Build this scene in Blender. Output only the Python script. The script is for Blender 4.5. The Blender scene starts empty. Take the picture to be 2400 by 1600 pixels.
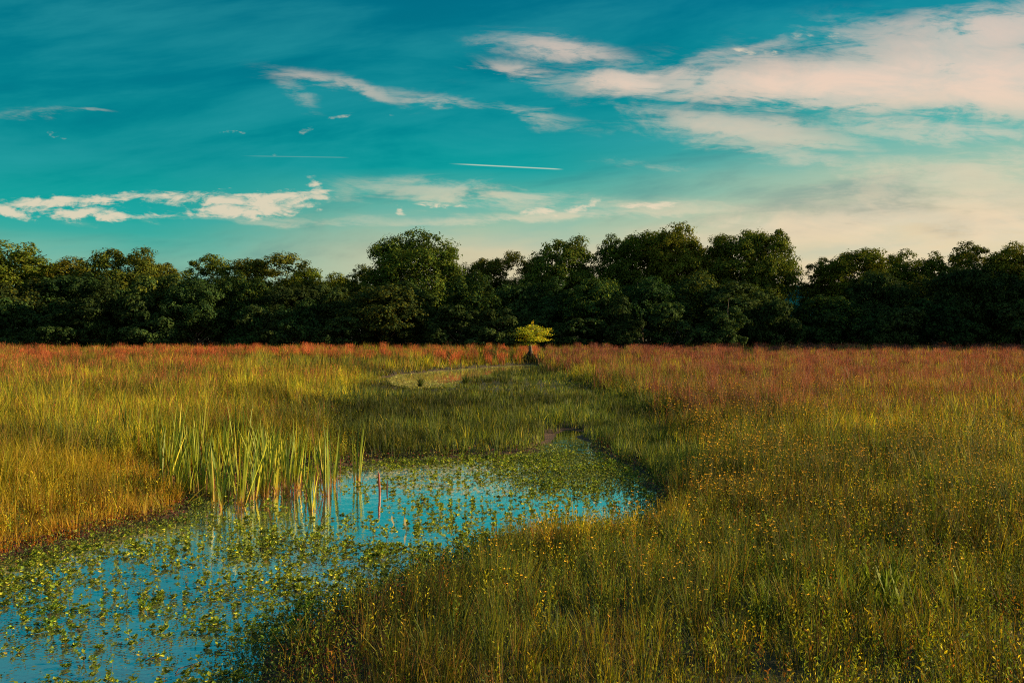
import bpy, math
import numpy as np
from math import radians as R, pi
rng = np.random.default_rng(7)
sc = bpy.context.scene
C = sc.collection
W, HT, F, CH, HV = 1024.0, 682.0, 900.0, 3.4, 331.0     # frame, focal length in px, eye height, horizon row

# ------------------------------------------------------------------ camera, sky, sun, exposure
cam = bpy.data.cameras.new('camera'); co = bpy.data.objects.new('camera', cam); C.objects.link(co)
co.location = (0, 0, CH); co.rotation_euler = (R(90), 0, 0)
cam.sensor_width = 36; cam.lens = 36 * F / W; cam.shift_y = -(HT / 2 - HV) / W
cam.clip_start = .1; cam.clip_end = 9000
sc.camera = co
sc.render.engine = 'CYCLES'; sc.cycles.filter_width = 1.1; sc.cycles.use_denoising = False; sc.cycles.max_bounces = 8; sc.cycles.transparent_max_bounces = 8
sc.view_settings.view_transform = 'Standard'; sc.view_settings.look = 'None'
EXPO = 1.2; sc.view_settings.exposure = EXPO; sc.view_settings.gamma = 1
SUN_AZ, SUN_EL = R(85), R(16)           # azimuth clockwise from +Y (view direction)
sd_ = bpy.data.lights.new('sun', 'SUN'); so = bpy.data.objects.new('sun', sd_); C.objects.link(so)
sd_.energy = 5.0; sd_.angle = R(.5); sd_.color = (1, .72, .36)
so.rotation_euler = (R(90) - SUN_EL, 0, -SUN_AZ + pi)
so.location = (30, 0, 30)

def lin(*c):
    return tuple(((x / 255) / 12.92 if x <= 10 else ((x / 255 + .055) / 1.055) ** 2.4) for x in c) + (1,)

class NT:
    def __init__(s, nt): s.nt = nt
    def n(s, t, **k):
        o = s.nt.nodes.new(t)
        for a, b in k.items(): setattr(o, a, b)
        return o
    def put(s, sock, v):
        if hasattr(v, 'links'): s.nt.links.new(v, sock)
        else: sock.default_value = v
    def m(s, op, a, b=0., c=0., clamp=False):
        o = s.n('ShaderNodeMath', operation=op, use_clamp=clamp)
        s.put(o.inputs[0], a); s.put(o.inputs[1], b); s.put(o.inputs[2], c)
        return o.outputs[0]
    def sm(s, v, a, b, c=0., d=1.):
        o = s.n('ShaderNodeMapRange', interpolation_type='SMOOTHSTEP')
        for i, x in enumerate((v, a, b, c, d)): s.put(o.inputs[i], x)
        return o.outputs[0]
    def mix(s, f, a, b, bt='MIX'):
        o = s.n('ShaderNodeMix', data_type='RGBA', blend_type=bt)
        s.put(o.inputs[0], f); s.put(o.inputs[6], a); s.put(o.inputs[7], b)
        return o.outputs[2]
    def ramp(s, v, stops, ip='LINEAR'):
        o = s.n('ShaderNodeValToRGB'); o.color_ramp.interpolation = ip
        e = o.color_ramp.elements
        while len(e) < len(stops): e.new(.5)
        for q, (p, c) in zip(e, stops): q.position = p; q.color = c
        s.put(o.inputs[0], v); return o.outputs[0]
    def comb(s, x, y, z=0.):
        o = s.n('ShaderNodeCombineXYZ')
        for i, q in enumerate((x, y, z)): s.put(o.inputs[i], q)
        return o.outputs[0]
    def noise(s, vec, scale, detail=4., rough=.55, dist=0.):
        o = s.n('ShaderNodeTexNoise'); s.put(o.inputs['Vector'], vec)
        o.inputs['Scale'].default_value = scale; o.inputs['Detail'].default_value = detail
        o.inputs['Roughness'].default_value = rough; o.inputs['Distortion'].default_value = dist
        return o.outputs[0]

def make_world():
    w = bpy.data.worlds.new('World'); sc.world = w; w.use_nodes = True
    t = NT(w.node_tree); w.node_tree.nodes.clear()
    tc = t.n('ShaderNodeTexCoord'); sp = t.n('ShaderNodeSeparateXYZ')
    t.put(sp.inputs[0], tc.outputs['Generated'])
    X, Y, Z = sp.outputs
    hl = t.m('SQRT', t.m('ADD', t.m('MULTIPLY', X, X), t.m('MULTIPLY', Y, Y)))
    e = t.m('DIVIDE', Z, t.m('MAXIMUM', hl, .05))
    yc = t.m('MAXIMUM', Y, .25)
    u = t.m('DIVIDE', X, yc); wv = t.m('DIVIDE', Z, yc)
    uw = t.comb(u, wv)
    e1 = t.m('ADD', e, t.m('MULTIPLY', t.m('SUBTRACT', t.noise(t.comb(t.m('MULTIPLY', u, 2.), t.m('MULTIPLY', wv, 14.)), 1., 5.), .5), .05))
    left = t.ramp(e1, [(0, lin(190, 196, 160)), (.070, lin(130, 186, 162)), (.095, lin(66, 172, 156)), (.118, lin(2, 163, 150)), (.184, lin(2, 139, 142)), (.27, lin(0, 124, 137)), (.37, lin(0, 109, 129)), (.9, lin(0, 84, 104))])
    mid = t.ramp(e1, [(0, lin(240, 212, 168)), (.09, lin(228, 207, 166)), (.12, lin(170, 196, 165)), (.15, lin(90, 180, 162)), (.18, lin(4, 157, 153)), (.22, lin(0, 142, 147)), (.37, lin(0, 111, 134)), (.9, lin(0, 84, 112))])
    right = t.ramp(e1, [(0, lin(255, 220, 172)), (.075, lin(250, 219, 175)), (.115, lin(238, 212, 172)), (.16, lin(190, 202, 170)), (.20, lin(105, 184, 168)), (.25, lin(15, 158, 156)), (.37, lin(0, 118, 146)), (.9, lin(0, 88, 115))])
    base = t.mix(t.sm(u, -.42, .02), left, mid)
    base = t.mix(t.sm(u, .0, .5), base, right)
    # thin streaky brightening / darkening over all the blue
    st = t.noise(t.comb(t.m('MULTIPLY', u, 2.2), t.m('ADD', t.m('MULTIPLY', wv, 11.), t.m('MULTIPLY', u, -1.2))), 1.3, 6., .6, .3)
    base = t.mix(t.sm(st, .38, .72, 0., .34), base, lin(60, 172, 176))
    base = t.mix(t.sm(st, .52, .30, 0., .40), base, lin(0, 102, 124))
    # clouds: long ragged blobs placed by direction
    n1 = t.noise(t.comb(t.m('MULTIPLY', u, 1.), t.m('MULTIPLY', wv, 2.4)), 9., 8., .62, .6)
    n2 = t.noise(t.comb(t.m('MULTIPLY', u, 1.), t.m('ADD', t.m('MULTIPLY', wv, 5.), t.m('MULTIPLY', u, .5))), 7., 8., .65, .4)
    n3 = t.noise(t.comb(t.m('MULTIPLY', u, 1.), t.m('MULTIPLY', wv, 1.8)), 30., 6., .6, .8)
    uu = t.m('ADD', u, t.m('MULTIPLY', t.m('SUBTRACT', n1, .5), .10))
    ww = t.m('ADD', wv, t.m('MULTIPLY', t.m('SUBTRACT', n2, .5), .035))
    ww = t.m('ADD', ww, t.m('MULTIPLY', t.m('SUBTRACT', n3, .5), .008))
    def S(x, y): return ((x - 1200) * .42667 / 900, (331 - y * .42625) / 900)
    def blob(x, y, a, b, ang=0., soft=.75, k=1.):
        g_ = 1.5 if soft >= .85 else 1.45; soft = max(soft, .9); a *= g_; b *= g_
        cx, cy = S(x, y); a = a * .42667 / 900; b = b * .42667 / 900
        dx = t.m('SUBTRACT', uu, cx); dy = t.m('SUBTRACT', ww, cy)
        c, s_ = math.cos(ang), math.sin(ang)
        px = t.m('DIVIDE', t.m('ADD', t.m('MULTIPLY', dx, c), t.m('MULTIPLY', dy, s_)), a)
        py = t.m('DIVIDE', t.m('SUBTRACT', t.m('MULTIPLY', dy, c), t.m('MULTIPLY', dx, s_)), b)
        r = t.m('SQRT', t.m('ADD', t.m('MULTIPLY', px, px), t.m('MULTIPLY', py, py)))
        return t.sm(r, 1., 1 - soft, 0., k)
    def union(L):
        r = L[0]
        for q in L[1:]: r = t.m('MAXIMUM', r, q)
        return r
    soft = union([blob(1950, 205, 620, 62, R(-2), .9), blob(2330, 180, 480, 125, R(-4), .9), blob(2300, 85, 430, 80, R(8), .95, .85),
                  blob(1480, 195, 130, 34, R(-6), .9, .95), blob(1330, 118, 190, 34, R(-8), .95, .7), blob(1220, 165, 110, 28, R(-8), .9, .6),
                  blob(1760, 300, 340, 50, R(-8), .95, .7), blob(2250, 310, 420, 46, R(-6), .95, .6), blob(1800, 355, 380, 40, R(-10), .95, .5),
                  blob(2300, 400, 460, 60, R(3), .95, .5), blob(2250, 470, 520, 60, R(3), .95, .55), blob(1500, 485, 330, 22, 0, .95, .45),
                  blob(2420, 520, 500, 60, R(4), .95, .7), blob(1150, 462, 330, 26, R(-2), .95, .6), blob(1060, 446, 260, 30, R(-3), .95, .55), blob(1350, 505, 500, 18, R(2), .95, .6), blob(2000, 520, 500, 50, R(3), .95, .7), blob(2050, 190, 520, 75, R(-2), .9, 1.), blob(620, 515, 420, 14, 0, .95, .4), blob(1650, 400, 260, 12, R(-6), .95, .3), blob(980, 470, 200, 18, R(-3), .95, .35), blob(1700, 125, 320, 20, R(10), .95, .45),
                  blob(1220, 262, 160, 22, R(-10), .95, .45), blob(740, 180, 115, 22, R(-10), .95, .5), blob(870, 212, 125, 22, R(-20), .95, .5), blob(1040, 240, 170, 20, R(-9), .95, .48),
                  blob(700, 215, 60, 25, R(-50), .95, .3), blob(90, 262, 200, 14, 0, .95, .3), blob(215, 262, 60, 10, R(-8), .9, .45)])
    hard = union([blob(190, 472, 330, 17, R(2), .6), blob(230, 505, 200, 15, R(-2), .6, .95), blob(20, 500, 70, 18, R(-20), .6), blob(520, 465, 300, 20, R(1), .6, .95), blob(580, 490, 210, 20, R(3), .65),
                  blob(700, 470, 120, 12, R(8), .6, .9), blob(745, 440, 34, 26, R(-40), .7, .8), blob(770, 452, 60, 9, R(3), .6, .8), blob(930, 484, 32, 12, R(-30), .7, .7),
                  blob(1290, 490, 70, 12, R(2), .6, .85), blob(1365, 482, 55, 11, R(25), .6, .85), blob(1550, 480, 90, 9, R(3), .7, .7), blob(1050, 484, 80, 7, R(-2), .7, .6),
                  blob(800, 270, 44, 7, R(3), .7, .4), blob(905, 272, 22, 6, R(-8), .7, .4), blob(637, 356, 14, 4, 0, .6, .5), blob(715, 312, 20, 7, R(25), .7, .35), blob(550, 307, 22, 8, R(-5), .7, .5),
                  blob(135, 318, 35, 8, 0, .8, .4), blob(1810, 128, 30, 15, R(-35), .8, .45), blob(1750, 120, 30, 11, R(-35), .8, .45), blob(1870, 90, 36, 10, R(20), .8, .4), blob(1955, 90, 30, 9, R(5), .8, .5)])
    n4_ = t.noise(t.comb(t.m('ADD', u, t.m('MULTIPLY', wv, .4)), t.m('MULTIPLY', wv, 6.)), 13., 9., .72, .8)
    cs = t.m('MULTIPLY', soft, t.sm(t.m('ADD', soft, t.m('MULTIPLY', t.m('SUBTRACT', t.m('ADD', t.m('ADD', n1, n2), n4_), 1.5), 1.7)), .0, .70))
    n4 = t.noise(t.comb(t.m('MULTIPLY', u, 1.), t.m('MULTIPLY', wv, 4.)), 22., 8., .68, 1.2)
    ch = t.m('MULTIPLY', t.sm(hard, .0, .45), t.sm(t.m('ADD', hard, t.m('MULTIPLY', t.m('SUBTRACT', t.m('ADD', n3, n4), 1.), 2.6)), .25, 1.15))
    # contrails: two thin straight lines
    def trail(x0, y0, x1, y1, wd, k):
        (ax, ay), (bx, by) = S(x0, y0), S(x1, y1); L = math.hypot(bx - ax, by - ay); tx, ty = (bx - ax) / L, (by - ay) / L
        dx = t.m('SUBTRACT', u, ax); dy = t.m('SUBTRACT', wv, ay)
        al = t.m('DIVIDE', t.m('ADD', t.m('MULTIPLY', dx, tx), t.m('MULTIPLY', dy, ty)), L)
        pe = t.m('ABSOLUTE', t.m('SUBTRACT', t.m('MULTIPLY', dy, tx), t.m('MULTIPLY', dx, ty)))
        return t.m('MULTIPLY', t.m('MULTIPLY', t.sm(al, 0., .25), t.sm(al, 1., .9)), t.sm(pe, wd, 0., 0., k))
    tr = union([trail(1048, 383, 1324, 397, .0011, .7), trail(560, 365, 822, 369, .0009, .12)])
    front = t.sm(Y, .25, .5)
    warm = t.mix(t.sm(wv, .12, .36), lin(248, 220, 184), lin(243, 210, 190))
    warm = t.mix(t.sm(n1, .35, .65), t.mix(.25, warm, lin(120, 185, 185)), warm)
    col = t.mix(t.m('MULTIPLY', t.m('MULTIPLY', cs, .98), front), base, warm)
    col = t.mix(t.m('MULTIPLY', t.m('MULTIPLY', ch, .80), front), col, lin(247, 222, 190))
    col = t.mix(t.m('MULTIPLY', tr, front), col, lin(215, 225, 200))
    sky = t.n('ShaderNodeTexSky', sky_type='NISHITA'); sky.sun_disc = False
    sky.sun_elevation = SUN_EL; sky.sun_rotation = SUN_AZ; sky.air_density = 1.2; sky.dust_density = 1.5
    ns = t.mix(1., sky.outputs[0], (.03, .75, 1., 1), 'MULTIPLY')
    k_ = 1 / (.06 * 2 ** EXPO)
    back = t.m('MULTIPLY', t.sm(Y, .0, -.5), t.sm(t.noise(t.comb(t.m('MULTIPLY', X, 3.), t.m('MULTIPLY', Z, 7.)), 1.2, 5.), .35, .6, .1, .55))
    col = t.mix(back, col, (.80, .82, .78, 1))     # unseen bright cloud added behind the camera as fill light
    sc10 = t.mix(1., col, (k_, k_, k_, 1), 'MULTIPLY')
    fin = t.mix(.93, ns, sc10)
    bg = t.n('ShaderNodeBackground'); t.put(bg.inputs[0], fin); bg.inputs[1].default_value = .06
    out = t.n('ShaderNodeOutputWorld'); t.put(out.inputs[0], bg.outputs[0])
make_world()

# ------------------------------------------------------------------ helpers
def tag(o, label=None, cat=None, group=None, kind=None):
    for k, v in (('label', label), ('category', cat), ('group', group), ('kind', kind)):
        if v: o[k] = v
    return o
def empty(name, loc, rz=0., **k):
    o = bpy.data.objects.new(name, None); C.objects.link(o); o.location = loc; o.rotation_euler = (0, 0, rz)
    o.empty_display_size = .2
    return tag(o, **k)
def mesh(name, V, faces, col=None, mat=None, smooth=False):
    """V (n,3); faces: list of (m,k) index arrays; col (n,3)"""
    me = bpy.data.meshes.new(name)
    V = np.ascontiguousarray(V, np.float32)
    faces = [np.asarray(f, np.int32) for f in faces if len(f)]
    nl = sum(f.size for f in faces); npoly = sum(len(f) for f in faces)
    me.vertices.add(len(V)); me.vertices.foreach_set('co', V.ravel())
    me.loops.add(nl); me.loops.foreach_set('vertex_index', np.concatenate([f.ravel() for f in faces]))
    me.polygons.add(npoly)
    tot = np.concatenate([np.full(len(f), f.shape[1], np.int32) for f in faces])
    st = np.concatenate([[0], np.cumsum(tot)[:-1]]).astype(np.int32)
    me.polygons.foreach_set('loop_start', st)
    me.polygons.foreach_set('use_smooth', np.full(npoly, smooth))
    me.update(calc_edges=True)
    if col is not None:
        a = me.color_attributes.new('Col', 'FLOAT_COLOR', 'POINT')
        c4 = np.ones((len(V), 4), np.float32); c4[:, :3] = np.clip(col, 0, 1); a.data.foreach_set('color', c4.ravel())
    if mat: me.materials.append(mat)
    return me
def obj(name, me, parent=None, **k):
    o = bpy.data.objects.new(name, me); C.objects.link(o)
    if parent: o.parent = parent
    return tag(o, **k)

def veg_mat(name, transl=.35, rough=.6, objvar=0., spec=.2):
    m = bpy.data.materials.new(name); m.use_nodes = True; t = NT(m.node_tree); m.node_tree.nodes.clear()
    a = t.n('ShaderNodeVertexColor', layer_name='Col'); c = a.outputs[0]
    if objvar:
        oi = t.n('ShaderNodeObjectInfo'); h = t.n('ShaderNodeHueSaturation')
        t.put(h.inputs['Hue'], t.sm(oi.outputs['Random'], 0., 1., .5 - .03 * objvar, .5 + .02 * objvar))
        t.put(h.inputs['Value'], t.m('ADD', 1 - .25 * objvar, t.m('MULTIPLY', t.m('FRACT', t.m('MULTIPLY', oi.outputs['Random'], 7.3)), .5 * objvar)))
        t.put(h.inputs['Color'], c); c = h.outputs[0]
    p = t.n('ShaderNodeBsdfPrincipled'); t.put(p.inputs['Base Color'], c); p.inputs['Roughness'].default_value = rough
    p.inputs['Specular IOR Level'].default_value = spec
    tr = t.n('ShaderNodeBsdfTranslucent'); t.put(tr.inputs[0], t.mix(1., c, (1.15, 1.1, .5, 1), 'MULTIPLY'))
    mx = t.n('ShaderNodeMixShader'); mx.inputs[0].default_value = transl
    t.put(mx.inputs[1], p.outputs[0]); t.put(mx.inputs[2], tr.outputs[0])
    o = t.n('ShaderNodeOutputMaterial'); t.put(o.inputs[0], mx.outputs[0])
    return m
M_GRASS = veg_mat('grass_blades', .4)
M_LEAF = veg_mat('tree_leaves', .25, .8, 1., .04)
M_BROAD = veg_mat('broad_leaves', .3, .6, .6, .12)
M_REED = veg_mat('cattail_leaves', .3, .5, .3, .3)
def plain_mat(name, col, rough=.8, var=.3, scale=6., bump=.3):
    m = bpy.data.materials.new(name); m.use_nodes = True; t = NT(m.node_tree); p = m.node_tree.nodes['Principled BSDF']
    tc = t.n('ShaderNodeTexCoord'); n = t.noise(tc.outputs['Object'], scale, 6.)
    t.put(p.inputs['Base Color'], t.mix(t.sm(n, .3, .7), tuple(x * (1 - var) for x in col) + (1,), tuple(x * (1 + var) for x in col) + (1,)))
    b = t.n('ShaderNodeBump'); b.inputs['Strength'].default_value = bump; t.put(b.inputs['Height'], n); t.put(p.inputs['Normal'], b.outputs[0])
    p.inputs['Roughness'].default_value = rough
    return m
M_BARK = plain_mat('bark', (.10, .08, .06), .9, .4, 4.)
M_PALEBARK = plain_mat('pale_bark', (.22, .18, .12), .9, .3, 4.)
M_PETAL = plain_mat('orange_petals', (1., .50, .01), .5, .1, 60., 0.)

def vnoise(x, y, s, seed=0):
    """smooth value noise in 0..1, cell size s"""
    r = np.random.default_rng(seed + 1000).random((257, 257))
    x = np.asarray(x) / s + 91.3; y = np.asarray(y) / s + 57.7
    i = np.floor(x).astype(int); j = np.floor(y).astype(int); fx = x - i; fy = y - j
    fx = fx * fx * (3 - 2 * fx); fy = fy * fy * (3 - 2 * fy); i &= 255; j &= 255
    return (r[i, j] * (1 - fx) + r[i + 1, j] * fx) * (1 - fy) + (r[i, j + 1] * (1 - fx) + r[i + 1, j + 1] * fx) * fy
def fb(x, y, s, seed=0):
    return .55 * vnoise(x, y, s, seed) + .3 * vnoise(x, y, s / 2.1, seed + 5) + .15 * vnoise(x, y, s / 4.3, seed + 9)
def ss(v, a, b):
    q = np.clip((v - a) / (b - a), 0, 1); return q * q * (3 - 2 * q)

# survey: a place read in the photograph (2352 px wide view) becomes a place on the ground
def G(dx, dy, z=0.):
    u = dx * W / 2352; v = dy * HT / 1568; d = (CH - z) * F / (v - HV)
    return ((u - W / 2) / F * d, d)
def toD(x, y, z=0.):
    return (x / y * F + W / 2) * 2352 / W, (HV + (CH - z) * F / y) * 1568 / HT
def poly(L): return np.array([G(*p) for p in L])
POND = poly([(-700, 1400), (-200, 1330), (0, 1287), (100, 1264), (180, 1245), (250, 1230), (330, 1205), (400, 1196), (430, 1168), (418, 1145), (385, 1125), (440, 1100), (520, 1088), (600, 1090),
             (690, 1076), (750, 1080), (850, 1062), (950, 1058), (1050, 1050), (1150, 1048), (1230, 1038), (1270, 1015), (1275, 998), (1300, 986), (1335, 992), (1345, 1020), (1400, 1050), (1470, 1095), (1510, 1130),
             (1515, 1195), (1440, 1225), (1300, 1240), (1180, 1255), (1080, 1285), (985, 1318), (890, 1352), (800, 1388), (720, 1432), (650, 1485), (590, 1568), (520, 1700), (450, 2300), (-900, 2300)])
FARP = poly([(880, 873), (915, 861), (1000, 853), (1100, 845), (1215, 838.5), (1240, 841), (1222, 850), (1140, 860), (1110, 871), (1060, 876), (1030, 892), (960, 896), (905, 886)])
CHAN = poly([(830, 1060), (770, 990), (780, 935), (830, 905), (880, 880), (1000, 870), (1230, 845), (1290, 866), (1380, 905), (1450, 945), (1510, 1000), (1560, 1060), (1540, 1140), (1480, 1180), (1000, 1120)])
RX0, RX1, RY0, RY1, RS = -60., 60., 3., 130., .15
def sdf(P, x, y):
    best = np.full(x.shape, 1e9, np.float32); ins = np.zeros(x.shape, bool)
    n = len(P)
    for i in range(n):
        a = P[i]; b = P[(i + 1) % n]; ex, ey = b - a
        t_ = np.clip(((x - a[0]) * ex + (y - a[1]) * ey) / (ex * ex + ey * ey), 0, 1)
        dd = (x - a[0] - t_ * ex) ** 2 + (y - a[1] - t_ * ey) ** 2
        best = np.minimum(best, dd)
        c = (a[1] > y) != (b[1] > y)
        if ey != 0: ins ^= c & (x < ex * (y - a[1]) / ey + a[0])
    r = np.sqrt(best); return np.where(ins, -r, r)
gx, gy = np.meshgrid(np.arange(RX0, RX1, RS, dtype=np.float32), np.arange(RY0, RY1, RS, dtype=np.float32), indexing='ij')
wob = (fb(gx, gy, 1.3, 3) - .5) * .9 * np.clip(gy / 30, .45, 1.6)
SD1 = sdf(POND, gx, gy) + wob; SD2 = sdf(FARP, gx, gy) + wob * 1.2
SDP = np.minimum(SD1, SD2)
SDC = np.minimum(SDP, sdf(CHAN, gx, gy) + wob * 2)
def look(A, x, y, out=30.):
    i = (np.asarray(x) - RX0) / RS; j = (np.asarray(y) - RY0) / RS
    ok = (i >= 0) & (j >= 0) & (i < A.shape[0] - 1) & (j < A.shape[1] - 1)
    i = np.clip(i, 0, A.shape[0] - 1.001); j = np.clip(j, 0, A.shape[1] - 1.001)
    a = i.astype(int); b = j.astype(int); fx = i - a; fy = j - b
    v = (A[a, b] * (1 - fx) + A[a + 1, b] * fx) * (1 - fy) + (A[a, b + 1] * (1 - fx) + A[a + 1, b + 1] * fx) * fy
    return np.where(ok | (np.asarray(y) < RY0 + 1), v, out)
def ground(x, y):
    s = look(SDP, x, y); c = look(SDC, x, y)
    z = np.where(s > 0, .10 * ss(s, 0, .9), -.45 * ss(-s, 0, 2.))
    z = z + .16 * ss(c, 0, 3.) + .25 * ss(np.asarray(y), 45, 130) * ss(c, 1, 8)
    z = z + np.where(s > 0, (fb(x, y, 2.5, 11) - .5) * .10 * ss(s, 0, 1), 0) + (fb(x, y, 14, 12) - .5) * .25 * ss(c, 1, 8)
    return z

# ------------------------------------------------------------------ ground, water, hill
def ground_obj():
    fine = np.linspace(R(-36), R(36), 420); co_ = np.linspace(R(36), R(324), 60)[1:-1]
    ang = np.concatenate([fine, co_]); rad = np.concatenate([[.5], np.geomspace(4, 150, 420), np.geomspace(160, 1500, 30)])
    A, D = np.meshgrid(ang, rad, indexing='xy'); x = np.sin(A) * D; y = np.cos(A) * D
    z = ground(x, y) * (1 - ss(D, 200, 400)) + .6 * ss(D, 200, 400)
    z = np.where(D < 4, -.4, z)
    s = look(SDP, x, y)
    na = len(ang); nr = len(rad)
    idx = np.arange(nr * na).reshape(nr, na); nx = np.roll(idx, -1, axis=1)
    Q = np.stack([idx[:-1], nx[:-1], nx[1:], idx[1:]], -1).reshape(-1, 4)
    mud = np.exp(-(np.maximum(s, 0) / .9) ** 2)[..., None]
    c = np.array([.030, .032, .016]) * (1 - mud) + np.array([.055, .030, .022]) * mud
    V = np.stack([x, y, z], -1).reshape(-1, 3)
    m = bpy.data.materials.new('soil'); m.use_nodes = True; t = NT(m.node_tree); p = m.node_tree.nodes['Principled BSDF']
    a = t.n('ShaderNodeVertexColor', layer_name='Col'); tc = t.n('ShaderNodeTexCoord')
    n = t.noise(tc.outputs['Object'], 3.2, 9., .7); n2 = t.noise(tc.outputs['Object'], 23., 5.)
    t.put(p.inputs['Base Color'], t.mix(t.sm(n, .3, .7), t.mix(1., a.outputs[0], (.5, .55, .6, 1), 'MULTIPLY'), t.mix(1., a.outputs[0], (1.7, 1.5, 1.2, 1), 'MULTIPLY')))
    b = t.n('ShaderNodeBump'); b.inputs['Strength'].default_value = .8; b.inputs['Distance'].default_value = .05; t.put(b.inputs['Height'], t.m('ADD', n, n2)); t.put(p.inputs['Normal'], b.outputs[0])
    p.inputs['Roughness'].default_value = .85
    obj('ground', mesh('ground', V, [Q[:, ::-1]], c.reshape(-1, 3), m, True), kind='structure')
ground_obj()

def water_mat(name, murk, base=.62, bump=.11, frk=1.):
    m = bpy.data.materials.new(name); m.use_nodes = True; t = NT(m.node_tree); m.node_tree.nodes.clear()
    tc = t.n('ShaderNodeTexCoord'); n = t.noise(tc.outputs['Object'], 2.5, 3.); nf = t.noise(tc.outputs['Object'], 14., 2.)
    b = t.n('ShaderNodeBump'); b.inputs['Strength'].default_value = bump; b.inputs['Distance'].default_value = .05
    t.put(b.inputs['Height'], t.m('ADD', n, t.m('MULTIPLY', nf, .25)))
    g = t.n('ShaderNodeBsdfGlossy'); g.inputs['Roughness'].default_value = .02; g.inputs['Color'].default_value = (.97, 1, 1, 1); t.put(g.inputs['Normal'], b.outputs[0])
    d = t.n('ShaderNodeBsdfDiffuse'); d.inputs[0].default_value = murk + (1,)
    fr = t.n('ShaderNodeFresnel'); fr.inputs[0].default_value = 1.33; t.put(fr.inputs['Normal'], b.outputs[0])
    mx = t.n('ShaderNodeMixShader'); t.put(mx.inputs[0], t.m('ADD', base, t.m('MULTIPLY', fr.outputs[0], frk), clamp=True))
    t.put(mx.inputs[1], d.outputs[0]); t.put(mx.inputs[2], g.outputs[0])
    o = t.n('ShaderNodeOutputMaterial'); t.put(o.inputs[0], mx.outputs[0]); return m
def water_obj(name, P, mat, grow=2.5):
    c = P.mean(0); r = np.linalg.norm(P - c, axis=1).max() + grow
    xs0, ys0 = P.min(0) - grow; xs1, ys1 = P.max(0) + grow
    ys0 = max(ys0, 4.3)
    V = [(xs0, ys0, 0), (xs1, ys0, 0), (xs1, ys1, 0), (xs0, ys1, 0)]
    obj(name, mesh(name, np.array(V), [[[0, 1, 2, 3]]], None, mat), kind='structure')
water_obj('pond_water', POND, water_mat('pond_water', (.14, .19, .17)))
water_obj('far_pond_water', FARP, water_mat('far_pond_water', (.34, .29, .13), .22, .04, .85), 1.)


def hill_obj():
    xs = np.linspace(60, 620, 500); y0 = 700.
    h = 40 + 6 * np.sin((xs - 60) / 560 * pi) + 5 * (fb(xs, xs * 0, 70, 3) - .5) + 2.5 * fb(xs, xs * 0, 7, 4)
    rows = []
    for k, q in enumerate(np.linspace(0, 1, 24)):
        yy = y0 + 220 * q; f_ = math.sin(q * pi / 2) ** .8
        rows.append(np.stack([xs, np.full_like(xs, yy) + 10 * vnoise(xs, xs * 0 + k * 9, 12, k), h * f_ + 6 * (vnoise(xs, xs * 0 + k * 7., 11, 2) - .5)], -1))
    V = np.concatenate(rows); n = len(xs); idx = np.arange(len(V)).reshape(-1, n)
    Q = np.stack([idx[:-1, :-1], idx[:-1, 1:], idx[1:, 1:], idx[1:, :-1]], -1).reshape(-1, 4)
    obj('hill', mesh('hill', V, [Q], np.array([.003, .055, .085]) * (.6 + .8 * vnoise(V[:, 0], V[:, 2] * 1.5, 3.5, 8))[:, None], veg_mat('forest_haze_blue', 0., 1., 0., 0.)), kind='structure')  # blue of distance haze painted into the hill colour
hill_obj()

# ------------------------------------------------------------------ blades
def blades(P, h, w, c0, c1, lean=.18, curve=.35, seg=2, az=None, la=None, r=rng):
    """ribbon blades: P (n,3) base, h height, w width, c0/c1 colours at foot and tip"""
    n = len(P); az = r.random(n) * 2 * pi if az is None else az
    la = r.random(n) * 2 * pi if la is None else la
    L = np.abs(r.normal(0, 1, n)) * lean; K = np.abs(r.normal(0, 1, n)) * curve
    wd = np.stack([np.cos(az), np.sin(az), np.zeros(n)], -1) * (w / 2)[:, None]
    ld = np.stack([np.cos(la), np.sin(la), np.zeros(n)], -1)
    Vs, Cs = [], []
    ts = np.linspace(0, 1, seg + 1)
    for k, t_ in enumerate(ts):
        off = (L * t_ + K * t_ ** 2.3) * h
        up = h * t_ * np.sqrt(np.maximum(1 - (L * .8 + K * t_ * .7) ** 2, .15))
        ctr = P + ld * off[:, None]; ctr[:, 2] += up
        cc = c0 * (1 - t_) + c1 * t_
        if k < seg:
            g = (1 - t_) ** .5 if k else .9
            Vs += [ctr - wd * g, ctr + wd * g]; Cs += [cc, cc]
        else: Vs.append(ctr); Cs.append(cc)
    m = 2 * seg + 1
    V = np.stack(Vs, 1).reshape(-1, 3); Cc = np.stack(Cs, 1).reshape(-1, 3)
    b = np.arange(n) * m
    Q = [np.stack([b + 2 * k, b + 2 * k + 1, b + 2 * k + 3, b + 2 * k + 2], -1) for k in range(seg - 1)]
    T = np.stack([b + 2 * seg - 2, b + 2 * seg - 1, b + 2 * seg], -1)
    return V, (np.concatenate(Q) if Q else np.zeros((0, 4), int)), T, Cc
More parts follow.
